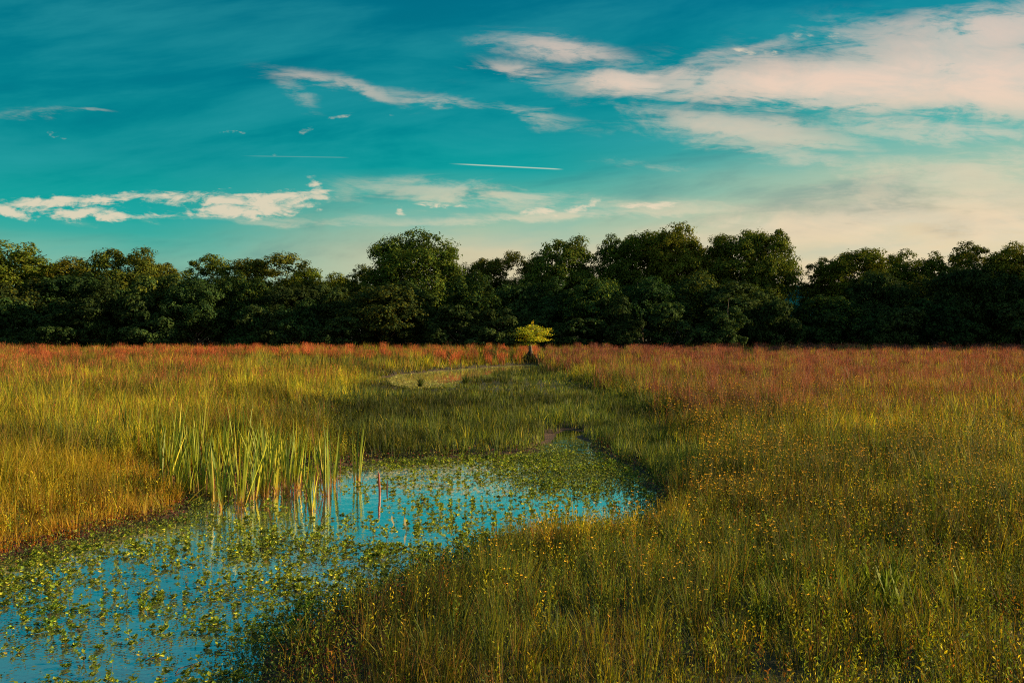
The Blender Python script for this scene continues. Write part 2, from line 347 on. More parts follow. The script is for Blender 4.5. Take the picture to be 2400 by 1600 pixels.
def leaves(P, s, col, nrm=None, jit=.9, asp=.45, r=rng, axis=None):
    """folded rhombic leaves centred at P, length s"""
    n = len(P); d = r.normal(size=(n, 3))
    if nrm is not None: d = nrm + d * jit
    d /= np.linalg.norm(d, axis=1)[:, None] + 1e-9
    a = r.normal(size=(n, 3)) if axis is None else axis + r.normal(size=(n, 3)) * .35
    a -= d * (a * d).sum(1)[:, None]; a /= np.linalg.norm(a, axis=1)[:, None] + 1e-9
    b = np.cross(d, a); s = np.asarray(s).reshape(-1, 1) * np.ones((n, 1))
    fold = d * s * .10
    V = np.stack([P - a * s * .5, P + b * s * asp * .5 + fold, P + a * s * .5, P - b * s * asp * .5 + fold], 1).reshape(-1, 3)
    q = np.arange(n) * 4
    T = np.concatenate([np.stack([q, q + 1, q + 2], -1), np.stack([q, q + 2, q + 3], -1)])
    return V, np.zeros((0, 4), int), T, np.repeat(col, 4, 0)
def merge(parts):
    V, Q, T, Cc, o = [], [], [], [], 0
    for v, q, t_, c in parts:
        V.append(v); Q.append(q + o); T.append(t_ + o); Cc.append(c); o += len(v)
    return np.concatenate(V), np.concatenate(Q), np.concatenate(T), np.concatenate(Cc)
def build(name, parts, mat, parent=None, **k):
    V, Q, T, Cc = merge(parts)
    return obj(name, mesh(name, V, [Q, T], Cc, mat), parent, **k)
def cols(n, pal, wts=None, jit=.30, r=rng):
    pal = np.array(pal, float); i = r.choice(len(pal), n, p=None if wts is None else np.array(wts) / np.sum(wts))
    return pal[i] * (1 + r.normal(0, jit, (n, 1))).clip(.3, 2.1) * (1 + r.normal(0, .06, (n, 3)))
def scatter(rho, d0, d1, seed, margin=1.18):
    """points in the seen wedge of ground, density rho(d) per square metre"""
    r = np.random.default_rng(seed); dd = np.linspace(d0, d1, 400); hw = (W / 2 / F) * dd * margin + 1
    pdf = rho(dd) * 2 * hw; cdf = np.concatenate([[0], np.cumsum((pdf[1:] + pdf[:-1]) / 2 * np.diff(dd))]); n = int(cdf[-1])
    d = np.interp(r.random(n) * cdf[-1], cdf, dd); x = (r.random(n) * 2 - 1) * ((W / 2 / F) * d * margin + 1)
    return x, d, r

YG = [(.34, .31, .018), (.24, .26, .018), (.46, .34, .02), (.13, .17, .018)]      # yellow greens
DG = [(.05, .08, .018), (.08, .11, .02), (.035, .055, .022), (.14, .15, .02)]   # damp greens
OL = [(.19, .185, .018), (.11, .14, .018), (.32, .21, .02), (.05, .07, .02), (.34, .32, .02), (.045, .06, .025)]  # olive
RD = [(.38, .11, .075), (.29, .085, .065), (.44, .17, .08), (.22, .085, .065)]     # red seed stems

def meadow():
    x, y, r = scatter(lambda d: np.minimum(800, 50000 / d ** 1.6), 6.5, 134, 21)
    s = look(SDP, x, y); c = look(SDC, x, y)
    Dx, Dy = toD(x, y)
    keep = s > .12 + .25 * fb(x, y, .8, 31)
    near_bank = (x > -3) & (y < 17) & (s < 1.0) & (Dx < 1130)         # creeping plants take this strip
    keep &= ~(near_bank & (r.random(len(x)) < .85))
    cl = fb(x, y, 1.1, 33)                                # tussocks
    keep &= r.random(len(x)) < .35 + 1.1 * cl + .5 * (c < .5)
    x, y, s, c, cl = [q[keep] for q in (x, y, s, c, cl)]; n = len(x)
    gs = np.interp(y, [8, 20, 50, 120], [.34, .42, .8, 1.6]); gs = np.round(gs / .1) * .1 + .04
    ci, cj = np.floor(x / gs), np.floor(y / gs); hsh = lambda k: np.mod(np.sin(ci * 127.1 + cj * 311.7 + k * 74.7) * 43758.5453, 1)
    tx_, ty_ = (ci + hsh(1)) * gs, (cj + hsh(2)) * gs; pull = np.where(r.random(len(x)) < .6, .25 + .45 * hsh(3), .05)
    ox, oy = x - tx_, y - ty_; x = x - ox * pull; y = y - oy * pull; th_, tc_ = hsh(4), hsh(5); la = np.arctan2(oy, ox) + r.normal(0, .6, len(x))
    z = ground(x, y); P = np.stack([x, y, z - .02], -1)
    left = (x < (.0 * y)) & (c > 0)
    isleft = ss(-(x - look_mid(y)), -1, 1) > .5
    wet = 1 - ss(c, -.3, 1.2)
    # heights
    hN = .42 + .25 * (cl - .5)                                  # near foreground
    hL = .30 + .50 * ss(s, .2, 3.5) + .25 * (fb(x, y, 4, 35) - .5)
    hR = np.interp(y, [8, 14, 22, 40, 130], [.40, .50, .62, .82, 1.0]) + .3 * (cl - .5) + .35 * (fb(x, y, 2.6, 45) - .5) - .10 * np.exp(-(np.maximum(s, 0) / 1.0) ** 2) * (y < 17) * (x > -.5) * (x < 3.6)
    h = np.where(isleft, np.maximum(hL, .3) * np.interp(y, [10, 20, 60, 130], [.9, 1., 1.05, 1.25]), hR)
    h = h * (1 - wet) + wet * (.34 + .2 * cl) * (1 - .55 * np.exp(-((y - 53) / 7) ** 2))
    h = h * (.50 + .70 * r.random(n) ** .8) * np.where(isleft, .5 + 1.0 * th_, .62 + .75 * th_)
    # colours
    pn = fb(x, y, 6, 37); pf = fb(x * .5, y, 7, 39)
    ca = cols(n, OL, r=r) * np.interp(y, [9, 13, 22], [.60, .75, .95])[:, None]; cb = cols(n, YG, r=r); cd = cols(n, DG, r=r)  # olive blades darkened towards the camera in place of foreground shade
    fy = np.where(isleft, .62 + .9 * (pn - .5), .10 + .8 * (pn - .45) * ss(y, 14, 30) + .25 * ss(y, 18, 50)).clip(0, 1)
    pick = r.random(n) * .55 + .45 * tc_
    cc = np.where((pick < fy)[:, None], cb, ca)
    cc = np.where((r.random(n) < wet * .9)[:, None], cd, cc)
    dg = (fb(x, y, 5, 41) > .60) & (r.random(n) < .7)
    cc = np.where(dg[:, None], cd, cc) * (.66 + .7 * hsh(6)[:, None]) * ((.52 + .95 * ss(fb(x, y, 3.2, 43), .3, .7)) * np.where(isleft & (y > 22), .85, 1.))[:, None]
    lb = np.exp(-np.maximum(s, 0) / 2.6) * isleft * (y < 22) * np.clip(.35 + 1.3 * (tc_ - .1), 0, 1)
    sg = np.exp(-(np.maximum(s, 0) / .9) ** 2) * (x > .2) * (y < 17) * (x < 3.6); lb = np.maximum(lb, sg * .9 * (r.random(n) < .75))    # rust-footed bank; near-shore sunlight put into the blade colours
    c0 = cc * (1 - .75 * lb[:, None]) + .75 * lb[:, None] * np.array([.60, .17, .02])
    c1 = cc * (1 - .55 * lb[:, None]) + .55 * lb[:, None] * np.array([.80, .56, .02])
    br = (r.random(n) < .10) & (wet < .5)
    c0[br] = cols(br.sum(), [(.16, .07, .03), (.22, .11, .03)], r=r); c1[br] = c0[br] * 1.3
    w = np.maximum(.0060, .00062 * y) * (.45 + 1.1 * r.random(n))
    nf = y < 45
    wetm = (wet > .5)
    for nm, sel, lab in (('meadow_grass', ~wetm, None), ('marsh_rushes', wetm, None)):
        parts = []
        for q, seg in ((sel & nf, 2), (sel & ~nf, 1)):
            parts.append(blades(P[q], h[q], w[q], c0[q], c1[q], .12, .26, seg, la=la[q], r=r))
        build(nm, parts, M_GRASS, kind='stuff', label={'meadow_grass': 'tall yellow green and olive grass covering the meadow on both sides of the ponds', 'marsh_rushes': 'short dark green rushes filling the damp channel between the two ponds'}[nm], cat='grass')
MIDY = np.array([5, 17, 24, 45, 60, 91, 140.]); MIDX = np.array([-1.5, -1.5, .5, 2, 2, 3, 4.])
def look_mid(y): return np.interp(y, MIDY, MIDX)
meadow()

def red_grass():
    x, y, r = scatter(lambda d: np.minimum(110, 17500 / d ** 1.45), 12, 134, 51)
    c = look(SDC, x, y); right = x > look_mid(y)
    tx = x / y
    # right field: thick belt from ~28 m on; left field: far belt with clumps
    pr = ss(y, 22, 52) * (.25 + 1.25 * ss(fb(x, y, 5, 53), .35, .62)) * ss(c, .3, 2.) * ss(tx, -.02, .22)
    pr = pr + ss(y, 60, 100) * .75 * right * ss(tx, .0, .1)
    pl = (ss(y, 66, 96) * .95 + .10 * ss(y, 20, 35)) * ss(fb(x, y, 6, 55), .42, .62) * ss(c, .5, 3) + .25 * ss(y, 100, 120)
    pl = pl * (1 + .8 * ss(-tx, .1, .5))
    keep = r.random(len(x)) < np.where(right, pr, pl)
    x, y, right = x[keep], y[keep], right[keep]; n = len(x)
    gs = .5 + np.floor(y / 25) * .35; ci, cj = np.floor(x / gs), np.floor(y / (gs * 1.6)); hsh = lambda k: np.mod(np.sin(ci * 127.1 + cj * 311.7 + k * 74.7) * 43758.5453, 1)
    x = x + ((ci + hsh(1)) * gs - x) * .55; y = y + ((cj + hsh(2)) * gs * 1.6 - y) * .55; hc, cl_ = hsh(3), hsh(4)
    P = np.stack([x, y, ground(x, y)], -1)
    h = (.70 + .50 * r.random(n)) * (.72 + .55 * hc) * np.interp(y, [12, 30, 120], [.9, 1.05, 1.15])
    c1 = cols(n, RD, r=r); c1 = np.where(right[:, None], c1 * np.array([.72, .66, .92]), c1 * np.array([1.3, 1.05, .75]))
    c1 = c1 * (.65 + .7 * cl_[:, None]); gd = (cl_ > .78) & (r.random(n) < .6); c1[gd] = cols(gd.sum(), [(.30, .20, .05), (.24, .16, .05)], r=r)
    c0 = cols(n, [(.14, .07, .03), (.2, .06, .04), (.10, .07, .02)], r=r)
    w = np.maximum(.006, .00055 * y) * (.5 + .9 * r.random(n))
    parts = [blades(P, h, w, c0, c1, .08, .20, 2, r=r)]
    # feathery seed spikes up each stem
    k = 3; i = np.repeat(np.arange(n), k); t_ = .55 + .45 * r.random(n * k)
    Q = P[i].copy(); Q[:, 2] += h[i] * t_ * .97; Q[:, :2] += r.normal(0, .02, (n * k, 2))
    parts.append(leaves(Q, np.maximum(.05, .0013 * y[i]), c1[i] * 1.1, nrm=np.tile([0, 0, .01], (n * k, 1)), axis=np.tile([0, 0, 1.6], (n * k, 1)), asp=.22, r=r))
    build('red_grass', parts, M_GRASS, kind='stuff', label='tall russet pink seeding grass standing along the far field', cat='grass')
red_grass()

def forbs():
    """small leafy weeds between the grass blades"""
    x, y, r = scatter(lambda d: np.minimum(420, 30000 / d ** 1.7), 6.5, 60, 61)
    s = look(SDP, x, y); c = look(SDC, x, y)
    keep = (s > .1) & (r.random(len(x)) < .25 + 1.2 * (fb(x, y, 1.7, 63) - .2)) & (c > -.5)
    x, y, s = x[keep], y[keep], s[keep]; n = len(x)
    right = x > look_mid(y)
    hh = np.interp(y, [8, 20, 60], [.30, .50, .80]) * np.where(right, 1, .9)
    z = ground(x, y) + hh * r.random(n) ** .7
    sz = np.maximum(.028, .0013 * y) * (.6 + .8 * r.random(n))
    c_ = cols(n, [(.24, .25, .018), (.11, .16, .02), (.45, .36, .02), (.34, .14, .02), (.06, .11, .04)], [3, 3, 1.6, .8, .6], r=r)
    build('meadow_weeds', [leaves(np.stack([x, y, z], -1), sz, c_, axis=np.tile([0, 0, 1.], (n, 1)), asp=.32, r=r)], M_BROAD, kind='stuff', label='small leafy weeds mixed through the meadow grass', cat='weeds')
forbs()

def tall_weeds():
    x, y, r = scatter(lambda d: np.minimum(75, 6400 / d ** 1.75), 6.5, 60, 65)
    s = look(SDP, x, y); c = look(SDC, x, y); keep = (s > .25) & (c > .3) & (r.random(len(x)) < .15 + 1.5 * (fb(x, y, 2.4, 67) - .25)); x, y = x[keep], y[keep]; n = len(x)
    h = np.interp(y, [8, 20, 60], [.42, .62, .95]) * (.6 + .6 * r.random(n)); k = 11; i = np.repeat(np.arange(n), k); t_ = np.tile(np.linspace(.15, 1, k), n); la = r.random(n) * 6.28; le = np.abs(r.normal(0, .14, n))
    a = t_ * 25 + i * 1.7; sz = np.maximum(.052, .0018 * y[i]) * (.7 + .6 * r.random(n * k)) * (1.15 - .4 * t_)
    P = np.stack([x[i] + np.cos(la[i]) * le[i] * t_ * h[i] + np.cos(a) * sz * .4, y[i] + np.sin(la[i]) * le[i] * t_ * h[i] + np.sin(a) * sz * .4, ground(x, y)[i] + h[i] * t_], -1)
    sc_ = cols(n, [(.22, .26, .018), (.12, .17, .02), (.50, .42, .02), (.36, .16, .02), (.06, .10, .03)], [3, 3.5, 1.8, .7, 2], r=r)
    ax = np.stack([np.cos(a) * .8, np.sin(a) * .8, .9 + 0 * a], -1) * 1.6
    st = blades(np.stack([x, y, ground(x, y)], -1), h, np.maximum(.005, .0004 * y), sc_ * .8, sc_, .01, .01, 1, r=r)
    build('leafy_weeds', [leaves(P, sz, sc_[i] * (1 + r.normal(0, .15, (n * k, 1))), axis=ax, asp=.36, r=r), st], M_BROAD, kind='stuff', label='upright leafy weed stems standing through the meadow grass', cat='weeds')
tall_weeds()

def shore():
    """creeping leafy mat on the near shore and over the right end of the pond"""
    x, y, r = scatter(lambda d: np.minimum(2600, 520000 / d ** 2.1), 7, 27, 71)
    s = look(SDP, x, y); Dx, Dy = toD(x, y)
    nb = (x > -3.2) & (y < 17.5)
    p = np.where(nb, np.exp(-((s - .35) / .75) ** 2), 0)
    p = np.maximum(p, np.exp(-((s - .1) / .45) ** 2) * .8)
    mat_ = ss(Dx, 1080, 1300) * ss(Dy, 1150, 1095) * (s < .4) * .85
    p = np.maximum(p, mat_ * (.25 + .9 * ss(fb(x, y, 1.2, 73), .3, .55)))
    p = p * (.5 + .8 * fb(x, y, .6, 75))
    keep = r.random(len(x)) < p
    x, y, s = x[keep], y[keep], s[keep]; n = len(x)
    z = np.maximum(ground(x, y), 0.) + .01 + np.where(s > 0, .20, .09) * r.random(n) ** 1.3
    sz = (.020 + .022 * r.random(n)) * np.interp(y, [8, 25], [1, 1.7])
    red = ss(s, -.3, .5) * np.where(x < -3.5, .8, .45)
    c_ = np.where((r.random(n) < red)[:, None], cols(n, [(.13, .035, .03), (.17, .06, .03), (.08, .035, .03)], r=r), cols(n, [(.07, .12, .03), (.12, .18, .03), (.24, .28, .05), (.04, .08, .03)], r=r))
    build('shore_creepers', [leaves(np.stack([x, y, z], -1), sz, c_, nrm=np.tile([.1, -.2, .7], (n, 1)), jit=.7, asp=.55, r=r)], M_BROAD, kind='stuff', label='low mat of small green and dark red creeping leaves along the pond edge', cat='creepers')
    # flat pads and debris lying on the water
    x, y, r = scatter(lambda d: np.minimum(520, 64000 / d ** 1.7), 7, 26, 77)
    s = look(SDP, x, y); p = ss(fb(x * .6, y, 1.3, 79), .40, .62) * .8 + .10 + .6 * (s > -.6)
    Dx, Dy = toD(x, y); p = p * (1 - .75 * open_water(Dx, Dy))
    keep = (s < .02) & (r.random(len(x)) < p); x, y = x[keep], y[keep]; n = len(x)
    c_ = cols(n, [(.13, .18, .07), (.08, .11, .04), (.20, .20, .08), (.12, .06, .03)], [3, 2, 1, .8], r=r)
    P = np.stack([x, y, .008 + .004 * r.random(n)], -1); ax = np.stack([r.normal(1, .4, n), r.normal(0, .5, n), np.zeros(n)], -1)
    build('floating_leaves', [leaves(P, .025 + .045 * r.random(n) ** 2, c_, nrm=np.tile([0, 0, 1.], (n, 1)), jit=.03, asp=.5, r=r)], M_BROAD, kind='stuff', label='flat scraps of leaf and duckweed floating on the foreground pond', cat='floating leaves')
    # scum and weed on the far pond
    x = r.uniform(FARP[:, 0].min(), FARP[:, 0].max(), 60000); y = r.uniform(FARP[:, 1].min(), FARP[:, 1].max(), 60000)
    s = look(SDP, x, y); s2 = look(SD2, x, y)
    p = ss(y, 64, 57) * ss(fb(x * .4, y, 3., 81), .42, .58) * .7 + .5 * np.exp(-((s2 + .2) / .35) ** 2) + .01
    keep = (s2 < .1) & (r.random(len(x)) < p); x, y = x[keep], y[keep]; n = len(x)
    c_ = cols(n, [(.40, .42, .12), (.50, .46, .18), (.20, .24, .07)], r=r)
    build('pond_scum', [leaves(np.stack([x, y, .012 + .02 * r.random(n)], -1), .12 + .1 * r.random(n), c_, nrm=np.tile([0, 0, 1.], (n, 1)), jit=.12, asp=.6, r=r)], M_BROAD, kind='stuff', label='pale green scum lying on the far pond', cat='pond scum')
def sky_sheen_flecks():  # pale flecks added to imitate the sky's reflection in mid-pond
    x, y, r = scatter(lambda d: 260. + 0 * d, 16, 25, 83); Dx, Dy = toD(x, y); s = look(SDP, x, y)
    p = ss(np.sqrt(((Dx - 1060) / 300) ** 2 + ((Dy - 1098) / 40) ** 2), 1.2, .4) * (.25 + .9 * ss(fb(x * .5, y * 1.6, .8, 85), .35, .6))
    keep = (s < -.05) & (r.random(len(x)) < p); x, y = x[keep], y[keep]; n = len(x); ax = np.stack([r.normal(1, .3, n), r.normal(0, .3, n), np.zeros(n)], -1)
    build('sky_sheen_flecks', [leaves(np.stack([x, y, .004 + .003 * r.random(n)], -1), .03 + .06 * r.random(n), cols(n, [(.55, .56, .46), (.62, .56, .48), (.40, .48, .42)], jit=.12, r=r), nrm=np.tile([0, 0, 1.], (n, 1)), jit=.01, asp=.5, r=r, axis=ax)], M_BROAD, kind='stuff', label='pale flecks standing in for silvery sky reflection on the middle of the pond', cat='sheen flecks')
def open_water(Dx, Dy):
    def el(cx, cy, a, b, ang=0):
        c, s_ = math.cos(ang), math.sin(ang); px = (Dx - cx) * c + (Dy - cy) * s_; py = -(Dx - cx) * s_ + (Dy - cy) * c
        return ss(np.sqrt((px / a) ** 2 + (py / b) ** 2), 1.25, .7)
    o = el(1000, 1120, 260, 48, .1)
    for q in (el(830, 1180, 160, 60), el(650, 1190, 220, 40), el(480, 1330, 150, 28, -.1), el(240, 1370, 90, 30), el(520, 1500, 130, 40), el(330, 1440, 120, 20),
              el(60, 1540, 120, 26), el(300, 1545, 130, 22), el(620, 1390, 60, 20), el(1150, 1175, 120, 26), el(1400, 1170, 130, 34)): o = np.maximum(o, q)
    return o
shore()
sky_sheen_flecks()

# ------------------------------------------------------------------ water plants (the 300 that show largest stand alone)
def plant_mesh(name, seed, tall=.10):
    r = np.random.default_rng(seed); parts = []
    for k in range(r.integers(2, 5)):
        bx, by = r.normal(0, .016, 2); hh = tall * (.35 + .75 * r.random()); nl = r.integers(4, 8)
        th = r.random() * 6 + np.arange(nl) * 2.4 + r.normal(0, .3, nl); up = r.random(nl)
        out = np.stack([np.cos(th), np.sin(th), np.zeros(nl)], -1); sz = .024 + .024 * r.random(nl)
        P = out * (sz * .5)[:, None] * (1.1 - .4 * up)[:, None]; P[:, 0] += bx; P[:, 1] += by; P[:, 2] += hh * (.55 + .5 * up)
        ax = out + np.stack([np.zeros(nl), np.zeros(nl), .25 + .8 * up], -1)
        nr = -out * (.25 + .8 * up)[:, None]; nr[:, 2] += 1
        c_ = cols(nl, [(.10, .17, .02), (.18, .26, .025), (.44, .46, .05), (.05, .08, .02)], [3, 3, 1.7, 1.2], r=r)
        parts.append(leaves(P, sz, c_, nrm=nr, jit=.15, asp=.85, r=r, axis=ax * 2))
        parts.append(blades(np.array([[bx, by, -.03]]), np.array([hh + .04]), np.array([.006]), np.array([[.12, .05, .03]]), np.array([[.12, .09, .03]]), .05, .05, 1, r=r))
    V, Q, T, Cc = merge(parts); return V, Q, T, Cc
def water_plants():
    x, y, r = scatter(lambda d: np.interp(d, [7, 12, 18, 26], [85, 74, 60, 60]), 8.2, 25, 91, 1.03)
    s = look(SDP, x, y); Dx, Dy = toD(x, y)
    cl = ss(fb(x, y, .9, 93), .36, .60)
    p = (.22 + .62 * cl) * (1 - .70 * open_water(Dx, Dy))
    p = p * (1 - .6 * ((Dx > 330) & (Dx < 880) & (Dy < 1190)))
    keep = (s < -.03) & (r.random(len(x)) < p)
    x, y = x[keep], y[keep]; n = len(x)
    prot = [plant_mesh('water_plant', 100 + i, .045 + .018 * (i % 4)) for i in range(8)]
    me = [mesh('water_plant', v, [q, t_], c_, M_BROAD) for v, q, t_, c_ in prot]
    o_ = np.argsort(y); infr = (np.abs(x[o_]) < .565 * y[o_]) & (y[o_] > 8.75); big = o_[infr][:300]; rest = np.setdiff1d(np.arange(n), big)
    for i in big:
        o = obj('water_plant', me[r.integers(8)]); o.location = (x[i], y[i], 0); o.rotation_euler = (0, 0, r.random() * 6.28); sc_ = .8 + .6 * r.random(); o.scale = (sc_, sc_, sc_)
        tag(o, 'small round leaved water plant sticking up out of the pond in the lower left foreground', 'water plant', 'water plants in the near part of the pond')
    parts = []
    for i in rest:
        v, q, t_, c_ = prot[r.integers(8)]; a = r.random() * 6.28; k = (.8 + .6 * r.random()) * np.interp(y[i], [8, 25], [1, 1.35])
        ca, sa = math.cos(a) * k, math.sin(a) * k
        vv = np.stack([v[:, 0] * ca - v[:, 1] * sa + x[i], v[:, 0] * sa + v[:, 1] * ca + y[i], v[:, 2] * k], -1)
        parts.append((vv, q, t_, c_ * (1 + r.normal(0, .15))))
    build('water_plants', parts, M_BROAD, kind='stuff', label='scattered leafy water plants further out across the pond', cat='water plants')
water_plants()

# ------------------------------------------------------------------ cattails
def ribbon(P, wdir, w, col):
    """P (k,3) centre line; tapering flat leaf"""
    k = len(P); V = []; cc = []
    for i in range(k):
        if i < k - 1: V += [P[i] - wdir * w[i] / 2, P[i] + wdir * w[i] / 2]; cc += [col[i], col[i]]
        else: V.append(P[i]); cc.append(col[i])
    Q = np.array([[2 * i, 2 * i + 1, 2 * i + 3, 2 * i + 2] for i in range(k - 2)]).reshape(-1, 4); T = np.array([[2 * k - 4, 2 * k - 3, 2 * k - 2]])
    return np.array(V), Q, T, np.array(cc)
def cattail(loc, h, nl, seed, spread=.16, label='', red=.5):
    r = np.random.default_rng(seed); root = empty('cattail_clump', loc, 0, label=label, cat='cattail', group='cattail clumps in the reed stand'); nl = int(nl * 1.3); h *= .95; g, d = [], []
    for i in range(nl):
        a = r.random() * 2 * pi; sp = spread * (.15 + abs(r.normal(0, .75))); H_ = h * (.5 + .5 * r.random() ** .5); bx, by = r.normal(0, .032, 2)
        t_ = np.linspace(0, 1, 9); off = sp * t_ + .10 * r.random() * t_ ** 3
        P = np.stack([bx + np.cos(a) * off * H_, by + np.sin(a) * off * H_, -.12 + (H_ + .12) * t_], -1)
        wa = r.random() * pi; wd = np.array([math.cos(wa), math.sin(wa), 0]); w0 = .018 + .012 * r.random()
        w = w0 * np.clip(1.05 - t_ ** 3.2, .05, 1) * (.7 + .5 * ss(t_, 0, .25))
        c = np.array([(.15, .21, .02), (.25, .29, .022), (.08, .14, .02), (.46, .42, .03)][r.choice(4, p=[.35, .3, .2, .15])]) * (1 + r.normal(0, .12))
        foot = np.array([.46, .28, .04]) if r.random() < .6 else np.array([.26, .09, .03])
        cc = foot * (1 - ss(t_, .05, .3))[:, None] + c * ss(t_, .05, .3)[:, None]
        g.append(ribbon(P, wd, w, cc))
    for i in range(int(nl * red)):
        a = r.random() * 2 * pi; H_ = h * (.18 + .4 * r.random()); sp = .1 + .8 * r.random() ** 2; t_ = np.linspace(0, 1, 7)
        P = np.stack([r.normal(0, .06) + np.cos(a) * sp * t_ ** 1.5 * H_, r.normal(0, .06) + np.sin(a) * sp * t_ ** 1.5 * H_, -.1 + (H_ + .1) * (t_ - .25 * sp * t_ ** 2.5)], -1)
        wa = r.random() * pi; wd = np.array([math.cos(wa), math.sin(wa), 0])
        c = np.array([(.25, .07, .045), (.32, .13, .06), (.16, .05, .04)][r.integers(3)])
        d.append(ribbon(P, wd, .014 * (1.1 - t_), np.tile(c, (7, 1))))
    build('green_leaves', g, M_REED, root)
    if d: build('dead_leaves', d, M_REED, root)
    return root
# (zoomed-view x, base y, top y, leaf count)
CT = [(440, 870, 300, 13), (510, 885, 420, 10), (600, 905, 470, 9), (480, 690, 190, 12), (700, 650, 230, 11), (790, 720, 240, 13), (900, 980, 340, 12), (805, 885, 560, 8), (955, 900, 480, 7),
      (1058, 970, 240, 14), (1250, 900, 215, 18), (1385, 800, 340, 9), (1490, 830, 190, 15), (1600, 880, 500, 9), (1730, 885, 230, 13), (1975, 775, 240, 8), (1790, 790, 290, 6), (1100, 720, 95, 12), (930, 690, 150, 11),
      (1340, 690, 250, 8), (1290, 700, 190, 10), (680, 860, 560, 6), (1620, 1000, 640, 7), (1180, 800, 330, 8), (860, 760, 300, 8), (560, 640, 130, 8), (380, 620, 100, 9), (250, 600, 120, 7), (170, 620, 60, 5), (990, 800, 420, 7), (1430, 780, 400, 6), (640, 700, 330, 9), (850, 700, 300, 9), (1010, 660, 110, 9), (1230, 740, 300, 9), (1560, 760, 330, 8), (1650, 740, 390, 7), (1080, 660, 150, 8), (760, 620, 90, 8), (330, 660, 210, 7), (560, 840, 270, 11), (650, 870, 330, 11), (755, 900, 350, 10), (845, 940, 420, 9), (1150, 920, 290, 11), (1425, 870, 290, 11), (1320, 860, 330, 9), (700, 830, 200, 9)]
def zS(zx, zy): return 250 + zx * .29762, 900 + zy * .29762
ORD = ['first', 'second', 'third', 'fourth', 'fifth', 'sixth', 'seventh', 'eighth', 'ninth', 'tenth', 'eleventh', 'twelfth', 'thirteenth', 'fourteenth', 'fifteenth', 'sixteenth', 'seventeenth', 'eighteenth', 'nineteenth', 'twentieth',
       'twenty first', 'twenty second', 'twenty third', 'twenty fourth', 'twenty fifth', 'twenty sixth', 'twenty seventh', 'twenty eighth', 'twenty ninth', 'thirtieth', 'thirty first', 'thirty second', 'thirty third', 'thirty fourth', 'thirty fifth', 'thirty sixth', 'thirty seventh', 'thirty eighth', 'thirty ninth', 'fortieth', 'forty first', 'forty second']
def cattails():
    front = [q for q in sorted(CT) if q[1] >= 770]; back = [q for q in sorted(CT) if q[1] < 770]
    for L, row in ((front, 'in the front row'), (back, 'in the back row')):
        for k, (zx, by, ty, nl) in enumerate(L):
            sx, sy = zS(zx, by); x, y = G(sx * .98, sy * .98); st = zS(zx, ty)[1] * .42625
            h = CH - (st - HV) / F * y
            z0 = float(ground(np.array([x]), np.array([y]))[0]); z0 = max(z0, 0.) if z0 > 0 else 0.
            lab = {(1975, 775): 'slim dark green cattail clump standing alone at the right end of the reeds', (1058, 970): 'tall narrow cattail clump standing furthest forward in the water with orange foot',
                   (1250, 900): 'fullest cattail clump in the middle of the stand with bright yellow leaves', (1730, 885): 'fan shaped cattail clump in open water beside the lone slim clump', (440, 870): 'golden cattail clump at the left end of the front row beside the grassy bank'}.get((zx, by))
            cattail((x, y, z0), h, nl, 300 + zx, (.17 if nl > 9 else .13), lab or f'green cattail clump with sword leaves, {ORD[k]} from the left {row}')
cattails()

def dead_stalks():
    """reddish broken stalks standing between the cattails"""
    r = np.random.default_rng(5)
    for k in range(70):
        zx = r.uniform(430, 1850); by = r.uniform(760, 930) if zx < 1600 else r.uniform(740, 830)
        sx, sy = zS(zx, by); x, y = G(sx * .98, sy * .98); h = .18 + .40 * r.random() ** 1.3; t_ = np.linspace(0, 1, 4); a = r.random() * 6.28; l = abs(r.normal(0, .10))
        P = np.stack([np.cos(a) * l * t_ * h, np.sin(a) * l * t_ * h, -.1 + (h + .1) * t_], -1)
        o = tube_obj('dead_stalk', [(p, .009 - .003 * q) for p, q in zip(P, t_)], [(.24, .07, .05), (.32, .13, .07), (.15, .05, .045)][r.integers(3)], 5)
        o.location = (x, y, 0); tag(o, 'short reddish dead reed stalk poking up between the cattails', 'dead stalk', 'dead stalks among the cattails')
def tube(path, sides=7, col=(1, 1, 1), cap=True):
    V, C_, Q, T = [], [], [], []
    path = [(np.asarray(p, float), r_) for p, r_ in path]; n = len(path)
    for i, (p, r_) in enumerate(path):
        d = path[min(i + 1, n - 1)][0] - path[max(i - 1, 0)][0]; d /= np.linalg.norm(d) + 1e-9
        a = np.cross(d, [.31, .95, .1] if abs(d[2]) > .5 else [0, 0, 1]); a /= np.linalg.norm(a); b = np.cross(d, a)
        th = np.arange(sides) / sides * 2 * pi
        V.append(p + r_ * (np.cos(th)[:, None] * a + np.sin(th)[:, None] * b))
    for i in range(n - 1):
        k = np.arange(sides); k2 = (k + 1) % sides
        Q.append(np.stack([i * sides + k, i * sides + k2, (i + 1) * sides + k2, (i + 1) * sides + k], -1))
    V = np.concatenate(V); o = len(V)
    if cap:
        V = np.concatenate([V, [path[-1][0]]]); k = np.arange(sides); T = np.stack([(n - 1) * sides + k, (n - 1) * sides + (k + 1) % sides, np.full(sides, o)], -1)
    return V, np.concatenate(Q), np.array(T, int).reshape(-1, 3), np.tile(col, (len(V), 1))
def tube_obj(name, path, col, sides=7, parent=None, mat=None):
    return build(name, [tube(path, sides, col)], mat or M_REED, parent)
dead_stalks()
